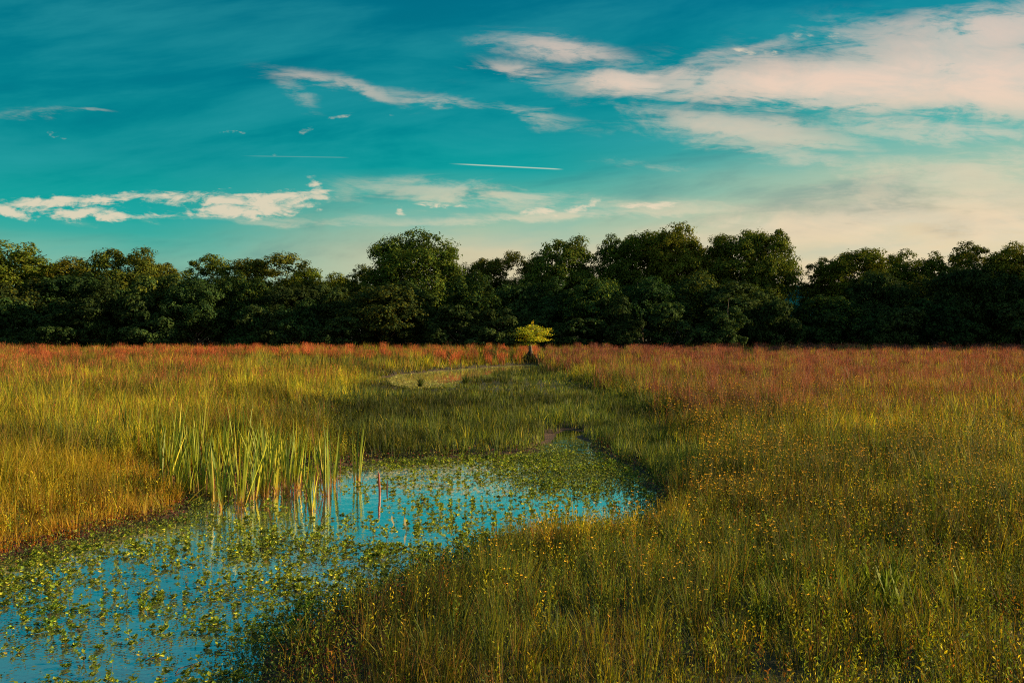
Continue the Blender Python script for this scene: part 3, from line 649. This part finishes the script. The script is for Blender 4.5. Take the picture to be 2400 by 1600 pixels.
def misc_pond():
    x, y = G(872, 1138); x2 = x
    o = tube_obj('broken_stake', [((0, 0, -.2), .026), ((0, 0, .1), .024), ((-.012, 0, .3), .026), ((-.02, .01, .44), .020), ((-.03, .0, .50), .006)], (.30, .09, .06), 8); o.location = (x, y, 0)
    tag(o, 'reddish brown broken stake standing alone in the open water right of the cattails', 'stake')
    x, y = G(889, 1124); o = tube_obj('broken_stake', [((0, 0, -.2), .018), ((0, 0, .12), .016), ((.01, 0, .2), .006)], (.08, .03, .03), 7); o.location = (x, y, 0)
    tag(o, 'tiny dark stub in the water just right of the reddish stake', 'stake')
    r = np.random.default_rng(8)
    for (a, b, ln, an, lab) in ((498, 1499, .30, .05, 'dark straight twig floating in the blue water at lower centre left'), (330, 1522, .28, .5, 'crooked brown twig lying among leaves near the bottom left'), (745, 1348, .20, 0., 'short dark twig floating by the near shore'),
                                (400, 1548, .5, 1.1, 'long curved brown stem trailing across the bottom water'), (430, 1345, .25, 2.0, 'pale bent stem looping above the middle of the pond')):
        x, y = G(a, b); P = [(np.array([math.cos(an) * ln * q, math.sin(an) * ln * q, .01 + .02 * math.sin(q * 5)]) + np.append(r.normal(0, .012, 2), 0), .006 * (1.2 - q)) for q in np.linspace(0, 1, 6)]
        o = tube_obj('floating_twig', P, (.10, .06, .04), 6); o.location = (x, y, 0); tag(o, lab, 'twig', 'twigs in the pond')
    # leaning flattened reed leaves at the left foot of the stand
    for k, (x0, y0, x1, y1) in enumerate(((428, 1163, 485, 1108), (428, 1160, 475, 1132))):
        X, Y = G(x0, y0); X1, _ = G(x1, y0); h = (y0 - y1) * HT / 1568 / F * Y; t_ = np.linspace(0, 1, 8)
        P = np.stack([(X1 - X) * t_, 0 * t_, .02 + h * t_ ** (.8 + .3 * k)], -1)
        o = build('bent_reed_leaf', [ribbon(P, np.array([0, .5, .86]), .028 * (1.05 - t_ ** 2), np.tile([.36, .30, .03], (8, 1)))], M_REED); o.location = (X, Y, 0)
        tag(o, ['bright yellow reed leaf leaning steeply over the water by the left bank', 'lower bright yellow reed leaf bent flat over the water by the left bank'][k], 'reed leaf')
misc_pond()

# ------------------------------------------------------------------ distinct tufts and broad leaved plants
def tuft(name, dx, dy, h, n, spread, pal, label, seed, w=.011, cat='grass tuft', group=None):
    r = np.random.default_rng(seed); x, y = G(dx, dy, .1); z = float(ground(np.array([x]), np.array([y]))[0])
    P = np.stack([r.normal(0, .05, n), r.normal(0, .05, n), np.zeros(n)], -1)
    c1 = cols(n, pal, r=r); o = build(name, [blades(P, h * (.5 + .6 * r.random(n)), np.full(n, w) * (.6 + .8 * r.random(n)), c1 * .8, c1, spread, .3, 5, r=r)], M_GRASS)
    o.location = (x, y, max(z, 0) - .02); return tag(o, label, cat, group)
GR = [(.12, .16, .02), (.18, .20, .025), (.08, .12, .02)]; OR = [(.60, .18, .04), (.60, .34, .03), (.70, .42, .04)]; GOLD = [(.70, .52, .03), (.55, .48, .03), (.75, .45, .03)]
for i, q in enumerate([(1262, 1282, .72, 60, .45, OR, 'spiky orange red grass tuft on the near shore in the middle'), (1215, 1275, .55, 44, .5, OR, 'smaller orange tuft just left of the spiky orange red one'),
                       (1340, 1262, .58, 60, .2, GOLD, 'sunlit yellow grass tuft at the pond edge right of the orange tuft'), (1400, 1255, .60, 60, .2, GOLD, 'sunlit yellow grass tuft nearest the right end of the shore'),
                       (690, 1480, .42, 60, .35, GR, 'dark green grass tuft at the lower edge of the pond'), (730, 1500, .36, 40, .35, GR, 'low green grass tuft right behind the dark one by the pond'),
                       (1268, 1555, .62, 46, .5, GR, 'arching grass tuft near the bottom centre with reddish stems'), (1750, 1480, .7, 60, .16, GR, 'upright bright green grass tuft in the near right field'),
                       (1160, 1285, .42, 50, .25, GOLD, 'low golden tuft on the shore left of the orange tufts'), (1100, 1295, .36, 50, .25, OR, 'leftmost small rusty tuft on the sunlit near shore'), (1455, 1258, .60, 60, .2, GOLD, 'golden tuft at the pond edge just left of the corner reeds'), (1305, 1275, .60, 50, .2, GOLD, 'golden tuft touching the right side of the orange red spiky tuft'),
                       (1560, 1245, .8, 80, .10, [(.26, .16, .03), (.2, .18, .02)], 'upright golden reed grass tuft at the right corner of the pond'), (1620, 1215, .75, 60, .4, YG, 'pale splayed grass tuft behind the corner of the pond'),
                       (1600, 1120, .5, 60, .35, YG, 'yellow green clump where the shade begins right of the pond'), (250, 950, .9, 90, .4, GR, 'arching green grass clump in the left field'),
                       (965, 885, .7, 120, .25, DG, 'dark rush clump standing in the far pond'), (1070, 882, .6, 120, .3, DG, 'wide dark rush clump at the near edge of the far pond')]):
    dx, dy, h, n, sp, pal, lab = q
    far = dy < 900
    tuft('grass_tuft', dx, dy, h, n, sp, pal, lab, 700 + i, .035 if far else .011)
def broad(dx, dy, h, seed, label, group=None, col=None):
    r = np.random.default_rng(seed); x, y = G(dx, dy, .1); z = float(ground(np.array([x]), np.array([y]))[0])
    root = empty('broadleaf_plant', (x, y, z), r.random() * 6, label=label, cat='leafy plant', group=group)
    g = []
    for i in range(r.integers(5, 9)):
        a = r.random() * 6.28; hh = h * (.5 + .5 * r.random()); t_ = np.linspace(0, 1, 8); sp = .10 + .22 * r.random()
        P = np.stack([np.cos(a) * sp * t_ ** 1.3 * hh, np.sin(a) * sp * t_ ** 1.3 * hh, hh * (.25 + .75 * t_)], -1); wa = a + pi / 2 + r.normal(0, .7)
        w = .030 * np.sin(np.clip(t_ * 1.0 + .06, 0, 1) ** 1.2 * pi) ** .8 + .003
        g.append(ribbon(P, np.array([math.cos(wa), math.sin(wa), 0]), w, np.tile(np.array(col or (.15, .20, .02)) * (1 + r.normal(0, .15)), (8, 1))))
    build('leaves', g, M_BROAD, root); build('stem', [tube([((0, 0, -.03), .006), ((0, .01, h * .45), .005), ((.01, 0, h * .8), .003)], 5, (.12, .12, .03))], M_BROAD, root)
r_ = np.random.default_rng(77)
for i in range(60):
    dx = r_.normal(2040, 110); dy = 1440 + r_.normal(0, 38) + .1 * (dx - 2040)
    broad(dx, dy, .34 + .22 * r_.random(), 800 + i, 'upright lance leaved bright green plant in the patch at lower right', 'lance leaved plants in the near right field')
broad(2150, 1275, .7, 850, 'tall pale green leafy plant standing above the lance leaved patch'); broad(2300, 1290, .55, 851, 'green leafy plant by the right edge among orange flowers')
broad(1765, 1265, .5, 852, 'lone yellow green leafy plant left of centre in the flowery field'); broad(1790, 1415, .5, 853, 'bright leafy plant just left of the lance leaved patch')
def yellow_leaf():
    x, y = G(1232, 1552, .3); z = .33; g = []
    for s in (-1, 1):
        t_ = np.linspace(0, 1, 7); P = np.stack([s * .035 * t_, 0 * t_, .10 * t_], -1); g.append(ribbon(P, np.array([.9, .3 * s, 0]), .045 * np.sin(t_ * .8 * pi + .35) ** .7, np.tile([.42, .40, .03], (7, 1))))
    root = empty('young_leaf_plant', (x, y, .05), 0, label='single bright yellow leaf pair catching light at the bottom edge', cat='leafy plant')
    o = build('leaves', g, M_BROAD, root); o.location = (0, 0, .28); build('stem', [tube([((0, 0, -.03), .004), ((0, 0, .29), .003)], 5, (.15, .14, .03))], M_BROAD, root)
yellow_leaf()
def dry_leaves():
    for k, (dx, dy, h, lab) in enumerate(((935, 1218, .24, 'pale cream dried leaf curl standing among water plants'), (905, 1205, .17, 'smaller cream dried leaf left of the taller curl'), (1298, 1205, .34, 'pale straight reed shoot above the water by the orange tuft'), (1315, 1200, .40, 'tallest pale reed shoot beside the orange tuft'))):
        x, y = G(dx, dy); t_ = np.linspace(0, 1, 7); P = np.stack([-.04 * np.sin(t_ * 2) * (k < 2), 0 * t_, h * t_], -1)
        o = build('dry_leaf', [ribbon(P, np.array([.95, .3, 0]), (.035 if k < 2 else .014) * np.sin(t_ * .85 * pi + .3), np.tile([.60, .48, .28] if k < 2 else [.42, .36, .06], (7, 1)))], M_REED); o.location = (x, y, 0); tag(o, lab, 'dry leaf')
dry_leaves()

# ------------------------------------------------------------------ orange flowers
def bloom(c, R0, r, tilt=.3):
    n = 5; V = [c - np.array([0, 0, R0 * .35])]; th = r.random() * 6 + np.arange(n) * 2 * pi / n
    for a in th:
        for da, rr, zz in ((-.5, .75, .05), (0, 1., .25), (.5, .75, .05)):
            V.append(c + R0 * np.array([math.cos(a + da) * rr, math.sin(a + da) * rr, zz + .1 * r.normal()]))
    V = np.array(V); Q = np.array([[0, 1 + 3 * i, 2 + 3 * i, 3 + 3 * i] for i in range(n)])
    return V, Q, np.zeros((0, 3), int), np.tile([.95, .3, .01], (len(V), 1))
def flower_parts(seed, h=.5, R0=.018):
    r = np.random.default_rng(seed); st, fl = [], []
    for k in range(r.integers(1, 4)):
        a = r.random() * 6.28; l = .05 + .16 * r.random(); hh = h * (.75 + .3 * r.random()); top = np.array([math.cos(a) * l, math.sin(a) * l, hh])
        st.append(tube([((0, 0, -.02), .003), (top * [.35, .35, .55], .0025), (top, .0018)], 4, (.14, .14, .03), False)); fl.append(bloom(top, R0 * (.8 + .4 * r.random()), r))
    for k in range(5):
        hh = h * r.random() * .8; st.append(leaves(np.array([[r.normal(0, .02), r.normal(0, .02), hh]]), .05, np.array([[.10, .13, .025]]), axis=np.array([[0, 0, 1.2]]), asp=.25, r=r))
    return st, fl
def flowers():
    x, y, r = scatter(lambda d: np.interp(d, [8, 11, 14, 22, 34, 50], [10, 15, 24, 20, 7, .5]), 8.9, 48, 111, 1.02)
    s = look(SDP, x, y); c = look(SDC, x, y); Dx, Dy = toD(x, y, .5)
    p = ss(Dx, 1000 + 0 * Dx, 1900) * (.15 + 1.3 * ss(fb(x, y, 2.2, 113), .38, .62)) + .06 * (Dx < 1500) * (y < 20)
    keep = (s > .4) & (c > .6) & (x > look_mid(y)) & (r.random(len(x)) < p); x, y = x[keep], y[keep]
    pro = [flower_parts(900 + i, .5 + .03 * (i % 4)) for i in range(8)]; ms = []
    for st, fl in pro:
        a = merge(st); ms.append((mesh('flower_stem', a[0], [a[1], a[2]], a[3], M_BROAD), [mesh('bloom', b[0], [b[1]], b[3], M_PETAL) for b in fl]))
    o_ = np.argsort(y); big = o_[(np.abs(x[o_]) < .56 * y[o_]) & (y[o_] > 8.9)][:300]; rest = np.setdiff1d(np.arange(len(x)), big)
    z = ground(x, y)
    for i in big:
        k = r.integers(8); root = empty('wildflower', (x[i], y[i], z[i]), r.random() * 6.28, label='small orange wildflower on a thin stem in the grass of the near right field', cat='wildflower', group='orange wildflowers in the near right field')
        obj('stem', ms[k][0], root); [obj('bloom', b_, root) for b_ in ms[k][1]]; q = .8 + .5 * r.random(); root.scale = (q, q, q * 1.05)
    S_, B_ = [], []
    for i in rest:
        k = r.integers(8); q = (.9 + .4 * r.random()); q2 = np.interp(y[i], [15, 45], [1, 1.7])
        for src, dst in ((pro[k][0], S_), (pro[k][1], B_)):
            v, qq, t_, c_ = merge(src); a = r.random() * 6.28
            if dst is B_: m_ = v.reshape(-1, 16, 3).mean(1, keepdims=True); v = ((v.reshape(-1, 16, 3) - m_) * q2 + m_).reshape(-1, 3)
            vv = v * [q, q, q * np.interp(y[i], [15, 40], [1, 1.45])] + [x[i], y[i], z[i]]; dst.append((vv, qq, t_, c_))
    V, Q, T, c_ = merge(S_); Vb, Qb, Tb, cb_ = merge(B_)
    me = mesh('wildflower_drift', np.concatenate([V, Vb]), [Q, T, Qb + len(V)], np.concatenate([c_, cb_]), M_BROAD); me.materials.append(M_PETAL)
    mi = np.zeros(len(me.polygons), np.int32); mi[-len(Qb):] = 1; me.polygons.foreach_set('material_index', mi)
    obj('wildflower_drift', me, kind='stuff', label='countless small orange wildflowers spread further back across the right field', cat='wildflowers')
flowers()

# ------------------------------------------------------------------ trees
def crown_parts(seed, wd, ht, z0, npuff, nleaf, airy=0., sz=.30, pal=None, ragged=.12, flat=.75):
    """crown of width wd whose leaves fill z0..ht: puffs of leaves on a dome, with gaps"""
    r = np.random.default_rng(seed); rx = wd / 2; rz = (ht - z0) / 2; zc = (ht + z0) / 2
    pal = pal or [(.055, .085, .016), (.075, .10, .018), (.04, .065, .016), (.10, .11, .018)]
    ctr, rad = [], []
    for k in range(npuff):
        for _ in range(30):
            d = r.normal(size=3); d /= np.linalg.norm(d); q = .35 + .42 * r.random() ** .5
            p = np.array([d[0] * rx * q, d[1] * rx * q, zc + d[2] * rz * q])
            rr = min(rx, rz) * (.22 + .19 * r.random())
            if d[2] < -.75: continue
            if all(np.linalg.norm((p - c) / [1, 1, 1]) > .55 * rr for c in ctr): break
        ctr.append(p); rad.append(rr)
    ctr.append(np.array([0, 0, zc])); rad.append(min(rx, rz) * .55)
    parts = []; rad = np.array(rad); wt = rad ** 2; wt[-1] *= .6; wt /= wt.sum()
    for c, rr, w_ in zip(ctr, rad, wt):
        n = int(nleaf * w_); d = r.normal(size=(n, 3)); d[:, 2] = d[:, 2] * .9 + .25; d /= np.linalg.norm(d, axis=1)[:, None]
        lump = 1 + ragged * 1.6 * (vnoise(np.arctan2(d[:, 1], d[:, 0]) * 2.2 + c[0], d[:, 2] * 3 + c[2], .55, seed % 50) - .4)
        m_ = 16; sb = r.normal(size=(m_, 3)); sb[:, 2] = sb[:, 2] * .8 + .3; sb /= np.linalg.norm(sb, axis=1)[:, None]; si = r.integers(m_, size=n); sr = rr * (.26 + .22 * r.random(m_))[si]
        q = (.35 + .70 * r.random(n) ** .55) * (1 + ragged * r.normal(size=n) * .8)
        P = c + (sb[si] * (rr * (.55 + .35 * r.random(m_)[si]))[:, None] + d * (sr * q)[:, None]) * [1, 1, flat]; d = d * .75 + sb[si] * .5
        if airy: kp = .6 * fb(P[:, 0] + P[:, 1] * .6, P[:, 2], 1.6, seed % 40 + 3) + .4 * fb(P[:, 1], P[:, 2] + P[:, 0], 1.2, seed % 40 + 7) > .30 + .18 * airy; P, d = P[kp], d[kp]
        n = len(P); col = cols(n, pal, jit=.16, r=r) * (1 + r.normal(0, .10))
        parts.append(leaves(P, sz * (.65 + .7 * r.random(n)), col, nrm=d * 1.1 + [0, 0, .35], jit=.36, asp=.62, r=r))
    A = np.concatenate([p[0] for p in parts]); top = np.percentile(A[:, 2], 99.7); hx = np.percentile(np.abs(A[:, :2]), 99.3)
    fz = (ht - z0) / max(top - z0, .1); fx = rx / hx
    for p in parts: p[0][:, :2] *= fx; p[0][:, 2] = z0 + (p[0][:, 2] - z0) * fz
    ctr = [np.array([c[0] * fx, c[1] * fx, z0 + (c[2] - z0) * fz]) for c in ctr]
    return parts, ctr, rad
def trunk_parts(seed, ht, ctr, r0, col=(.10, .08, .06), nl=9):
    r = np.random.default_rng(seed); top = ht * .62; n = 7
    pts = [np.array([r.normal(0, .12) * k * .5, r.normal(0, .12) * k * .5, -.3 + (top + .3) * k / (n - 1)]) for k in range(n)]
    parts = [tube([(p, r0 * (1.35 if k == 0 else 1) * (1 - .7 * k / (n - 1))) for k, p in enumerate(pts)], 8, col)]
    for c in sorted(ctr, key=lambda q: q[2])[:nl]:
        b = pts[min(n - 1, max(1, int((c[2] * .55) / (top / (n - 1)))))]; m = (b + c) / 2 + [0, 0, .3]
        parts.append(tube([(b, r0 * .42), (m + r.normal(0, .15, 3), r0 * .28), (c, r0 * .1)], 6, col))
    return parts
TM = {}
def tree_kind(key, **k):
    parts, ctr, rad = crown_parts(**{a: b for a, b in k.items() if a not in ('r0', 'bark')}); V = merge(parts)
    cm = mesh('crown', V[0], [V[2]], V[3], M_LEAF); T = merge(trunk_parts(k['seed'], k['ht'], ctr, k.get('r0', .3), k.get('bark', (.1, .08, .06))))
    TM[key] = (cm, mesh('trunk', T[0], [T[1], T[2]], T[3], M_BARK, True), k['wd'], k['ht'])
GRN = [(.030, .062, .018), (.042, .078, .020), (.022, .048, .020)]; OLV = [(.085, .11, .014), (.12, .13, .014), (.06, .09, .016)]
TALL = [(.075, .105, .016), (.11, .13, .016), (.05, .08, .018)]
for i in range(5): tree_kind(('tall', i), seed=20 + i, wd=14, ht=18, z0=3.5, npuff=34 + 3 * i, nleaf=30000, airy=.25 + .1 * (i % 3), sz=.34, pal=TALL if i % 2 else OLV[:2] + TALL[:2], r0=.38)
for i in range(2): tree_kind(('airy', i), seed=40 + i, wd=12, ht=18, z0=5, npuff=30, nleaf=26000, airy=.55, sz=.30, pal=TALL, r0=.3)
for i in range(5): tree_kind(('mid', i), seed=60 + i, wd=10, ht=10, z0=.3, npuff=30, nleaf=21000, airy=.0, sz=.30, pal=[GRN, OLV[:1] + GRN, GRN][i % 3], r0=.22, flat=.8)
for i in range(3): tree_kind(('bush', i), seed=80 + i, wd=6, ht=5, z0=-.8, npuff=18, nleaf=8500, airy=.0, sz=.24, pal=GRN, r0=.1, flat=.8)
def place_tree(name, kind, cx, topy, wpx, d, label, cat, group, seed, rz=None):
    """cx, topy, wpx read in the 2400 px photograph"""
    cm, tm, wd, ht = TM[kind]; x = (cx * .42667 - 512) / F * d; z0 = float(ground(np.array([x]), np.array([d]))[0]) if d < 128 else .4
    h = CH + (HV - topy * .42625) / F * d - z0; w = wpx * .42667 / F * d
    r = np.random.default_rng(seed); root = empty(name, (x, d, z0), r.random() * 6.28 if rz is None else rz, label=label, cat=cat, group=group)
    root.scale = (w / wd, w / wd, h / ht)
    obj('trunk', tm, root); obj('crown', cm, root); return root
SKY = [ # cx, top y, width, kind, distance, label
 (25, 568, 190, ('tall', 0), 140, 'tall leafy tree at the left edge of the photo with ragged top'), (165, 606, 150, ('tall', 2), 146, 'flat topped lower tree right of the one at the left edge'),
 (285, 583, 160, ('tall', 1), 138, 'rounded dome tree with golden top in the left wood'), (375, 618, 110, ('tall', 3), 148, 'low crowned tree in the dip right of the golden dome tree'),
 (498, 598, 150, ('airy', 0), 142, 'open crowned dark tree, left one of the pair in the left wood'), (630, 595, 165, ('airy', 1), 141, 'open crowned dark tree, right one of the pair in the left wood'), (715, 630, 95, ('tall', 4), 147, 'small topped tree on the slope down right of the open crowned pair'),
 (790, 642, 110, ('tall', 2), 150, 'pale green low tree in the gap left of the biggest tree'), (850, 622, 95, ('airy', 0), 146, 'small shoulder tree leaning against the left of the biggest tree'),
 (1140, 607, 110, ('tall', 3), 147, 'small tree right below the shoulder of the biggest tree'), (1225, 592, 110, ('airy', 1), 146, 'thin twiggy tree left of the golden round tree in the middle'),
 (1318, 560, 145, ('tall', 1), 141, 'golden green round tree in the middle of the skyline'), (1432, 553, 120, ('airy', 0), 143, 'dark feathery tree right of the golden round tree'),
 (1505, 545, 130, ('tall', 4), 146, 'dark tree between the feathery tree and the pointed top'), (1590, 528, 150, ('tall', 2), 142, 'dark tree with the highest pointed top right of centre'), (1665, 562, 110, ('tall', 0), 148, 'dark tree filling the saddle left of the tree with two golden domes'),
 (1735, 540, 150, ('airy', 1), 140, 'see through tree, left half of the two golden domes'), (1800, 543, 120, ('tall', 3), 138, 'golden edged tree standing beside the gap with the blue hill'),
 (1935, 606, 110, ('airy', 0), 143, 'thin topped tree just right of the gap with the blue hill'), (2010, 586, 150, ('tall', 4), 140, 'ragged topped tree with two peaks right of the gap'), (2075, 600, 95, ('airy', 1), 146, 'small tree on the right shoulder of the ragged two peaked tree'),
 (2150, 588, 130, ('tall', 0), 142, 'domed tree right of the second dip in the skyline'), (2265, 570, 150, ('airy', 0), 143, 'open feathery tree, tallest near the right edge'), (2375, 572, 130, ('tall', 2), 140, 'round tree cut off by the right edge'),
 (-110, 575, 170, ('tall', 3), 142, 'tree beyond the left edge of the wood'), (2500, 580, 170, ('tall', 1), 141, 'tree beyond the right edge of the wood')]
for i, (cx, ty, wp, kd, d, lab) in enumerate(SKY):
    place_tree('broadleaf_tree', kd, cx, ty, wp * 1.24, d, lab, 'tree', 'tall trees on the skyline of the wood', 400 + i)
for k in range(4):     # the wood turns the corner and comes down the right side of the meadow
    d = 128 - k * 7.; x = 92 + 6 * math.sin(k * 2.1); u = (x / d * F + 512) / .42667
    place_tree('broadleaf_tree', ('tall', k % 5), u, (HV - 17 * F / d) / .42625, 15 * F / d / .42667, d, 'tree beyond the right edge of the wood', 'tree', 'tall trees on the skyline of the wood', 450 + k)
# the biggest tree, with its bare inner limbs
def big_tree():
    d = 139.; x = (978 * .42667 - 512) / F * d; wd = 245 * .42667 / F * d; ht = CH + (HV - 550 * .42625) / F * d
    root = empty('broadleaf_tree', (x, d, .4), 0, label='biggest tree of the wood, a wide dark dome with pale bare branches in its crown', cat='tree', group='tall trees on the skyline of the wood')
    parts, ctr, rad = crown_parts(seed=7, wd=wd, ht=ht, z0=2.5, npuff=58, nleaf=48000, airy=.18, sz=.33, pal=TALL, ragged=.10); V = merge(parts)
    cx, cz = .9, ht * .60; c4 = V[0].reshape(-1, 4, 3).mean(1)                     # thin patch facing the field
    gap = (((c4[:, 0] - cx) / 2.9) ** 2 + ((c4[:, 2] - cz) / 2.5) ** 2 < 1) & (c4[:, 1] < .5) & (np.random.default_rng(3).random(len(c4)) < .72)
    T = V[2]; T = T[~gap[T[:, 0] // 4]]
    obj('crown', mesh('crown', V[0], [T], V[3], M_LEAF), root)
    t_ = merge(trunk_parts(7, ht, ctr, .5)); obj('trunk', mesh('trunk', t_[0], [t_[1], t_[2]], t_[3], M_BARK, True), root)
    r = np.random.default_rng(12); L = []
    def br(p, d_, l, rr, k):
        q = p + d_ * l; L.append(tube([(p, rr), ((p + q) / 2 + r.normal(0, l * .05, 3), rr * .8), (q, rr * .6)], 5, (.22, .18, .12)))
        if k:
            for _ in range(3): e = d_ + r.normal(0, .38, 3) * [1, .5, 1]; e /= np.linalg.norm(e); br(q, e, l * .72, rr * .58, k - 1)
    for a in (-.5, -.15, .2, .55): e = np.array([math.sin(a), -.15, math.cos(a)]); br(np.array([cx - .5, -1.6, ht * .36]), e / np.linalg.norm(e), ht * .13, .09, 3)
    build('bare_branches', L, M_PALEBARK, root)
big_tree()
def ordlabel(k, n): return f'{ORD[k]} from the left' if k < n / 2 else f'{ORD[n - 1 - k]} from the right'
r_ = np.random.default_rng(31); NM = 25
for i in range(NM):
    cx = -60 + 2520 * i / (NM - 1) + r_.normal(0, 22); ty = np.interp(cx, [0, 300, 700, 900, 1100, 1500, 1800, 1880, 2100, 2400], [655, 650, 662, 668, 655, 655, 640, 668, 648, 636]) + r_.normal(0, 12)
    if 1800 < cx < 1960: ty = 695
    place_tree('broadleaf_tree', ('mid', i % 5), cx, ty, 165 + r_.normal(0, 18), 127 + r_.normal(0, 3.0), f'lower bushy tree at the foot of the wood, {ordlabel(i, NM)}', 'tree', 'lower trees along the front of the wood', 500 + i)
NB = 30
for i in range(NB):
    cx = -50 + 2500 * i / (NB - 1) + r_.normal(0, 20); ty = 722 + r_.normal(0, 16)
    place_tree('bush', ('bush', i % 3), cx, ty, 125 + r_.normal(0, 18), 119.5 + r_.normal(0, 1.8), f'dark shrub at the meadow edge under the wood, {ordlabel(i, NB)}', 'shrub', 'shrubs between meadow and wood', 600 + i)
def far_wood():
    """the mass of wood behind the trees one can tell apart"""
    r = np.random.default_rng(17); n = 90000; x = r.uniform(-110, 115, n); y = 150 + 26 * r.random(n); lim = 9.0 + 3.5 * fb(x, y, 7, 19)
    lim = np.where(np.abs(x / y - (1868 * .42667 - 512) / F) < .035, 5.6, lim)
    z = .3 + lim * r.random(n) ** .75; build('distant_wood', [leaves(np.stack([x, y, z], -1), .65 + .4 * r.random(n), cols(n, GRN, r=r), nrm=np.tile([0, -.5, .5], (n, 1)), jit=.8, asp=.7, r=r)], M_LEAF, kind='stuff', label='dark wood filling in behind the nearer trees', cat='wood')
far_wood()

def young_tree():
    """small yellow tree with tiers of foliage on a dark root mound by the far pond"""
    x, y = G(1218, 836); root = empty('young_tree', (x, y, .62), 0, label='small lone tree with tiers of bright yellow leaves at the end of the far pond', cat='tree')
    r = np.random.default_rng(44); H_ = 4.2; col = (.05, .045, .045)
    tp = [((0, 0, -.7), .34), ((.05, 0, .6), .22), ((-.03, 0, 1.4), .16), ((.08, 0, 2.1), .09), ((.15, 0, 2.9), .06), ((.25, 0, 3.6), .02)]
    T = [tube(tp, 8, col)]; Lf = []
    for k in range(62):
        zt = 1.75 + 1.6 * r.random(); a = r.random() * 6.28; wmax = np.interp(zt, [1.5, 2.1, 2.6, 3.1, 3.4], [1.2, 2.1, 2.25, 1.9, 1.3]); l = wmax * (.45 + .55 * r.random())
        st = np.array([.05, 0, zt - .15]); en = np.array([.1 + math.cos(a) * l, math.sin(a) * l, zt + .18 * r.normal()])
        T.append(tube([(st, .035), ((st + en) / 2 + [0, 0, .08], .022), (en, .008)], 5, col))
        n = 110; q = .30 + .75 * r.random(n); P = st + (en - st) * q[:, None] + r.normal(0, 1, (n, 3)) * [.26, .26, .055]
        Lf.append(leaves(P, .10 + .07 * r.random(n), cols(n, [(.42, .46, .02), (.26, .34, .025), (.10, .15, .025), (.62, .50, .02)], r=r), nrm=np.tile([.5, -.3, .5], (n, 1)), jit=.6, asp=.5, r=r))
    n = 40; P = np.array([.25, 0, 3.72]) + r.normal(0, .09, (n, 3)); Lf.append(leaves(P, .12, cols(n, [(.52, .40, .02)], r=r), r=r))
    build('trunk', T, M_BARK, root); build('crown', Lf, M_LEAF, root)
    V = []; n = 14                                     # flared mound of roots and dark vine
    Rt = [tube([((math.cos(a) * 1.15 * s_, math.sin(a) * .9, -.6), .16), ((math.cos(a) * .5, math.sin(a) * .4, -.1), .14), ((math.cos(a) * .12, math.sin(a) * .1, .55 + .2 * r.random()), .09)], 6, (.04, .035, .04)) for a in np.linspace(0, 6.28, n)[:-1] for s_ in (1.0,)]
    q = 2600; a = r.random(q) * 6.28; t_ = r.random(q) ** .8; rad = (2.0 - 1.85 * t_ ** .5) * (.85 + .25 * r.random(q)); P = np.stack([np.cos(a) * rad - .25 * (1 - t_), np.sin(a) * rad * .8, 1.25 * t_ - .60], -1)
    Rt.append(leaves(P, .14, cols(q, [(.012, .018, .014), (.016, .016, .018)], r=r), nrm=np.stack([np.cos(a), np.sin(a), .6 + 0 * a], -1), jit=.5, asp=.6, r=r))
    build('root_mound', Rt, M_BARK if False else M_LEAF, root)
    # fallen dark branch mass to the right
    P = np.stack([r.normal(1.75, .38, 900), r.normal(.2, .3, 900), .35 + .35 * r.random(900)], -1)
    o = build('brush_pile', [leaves(P, .15, cols(900, [(.022, .028, .022), (.035, .03, .03)], r=r), r=r), tube([((.3, 0, .9), .05), ((1.2, 0, .75), .05), ((2.3, .1, .55), .03)], 6, (.05, .04, .04))], M_LEAF)
    o.location = (x, y + .4, .1); tag(o, 'small dark heap of fallen branches just right of the lone yellow tree', 'brush')
young_tree()
def extras_far():
    """pale bare snags at the foot of the wood"""
    r = np.random.default_rng(23)
    for cx, base, top, lab in ((1372, 818, 806, 'pale curved dead branch at the foot of the wood right of the lone tree'), (1708, 790, 700, 'thin pale tree stem showing in the dark wood on the right')):
        d = 116.; x = (cx * .42667 - 512) / F * d; zt = CH + (HV - top * .42625) / F * d; n = 6
        P = [(np.array([.15 * math.sin(k * 1.3), 0, zt * k / (n - 1)]), .09 * (1.1 - k / n)) for k in range(n)]
        o = build('bare_snag', [tube(P, 6, (.2, .18, .15))], M_BARK); o.location = (x, d, .1); tag(o, lab, 'snag')
extras_far()
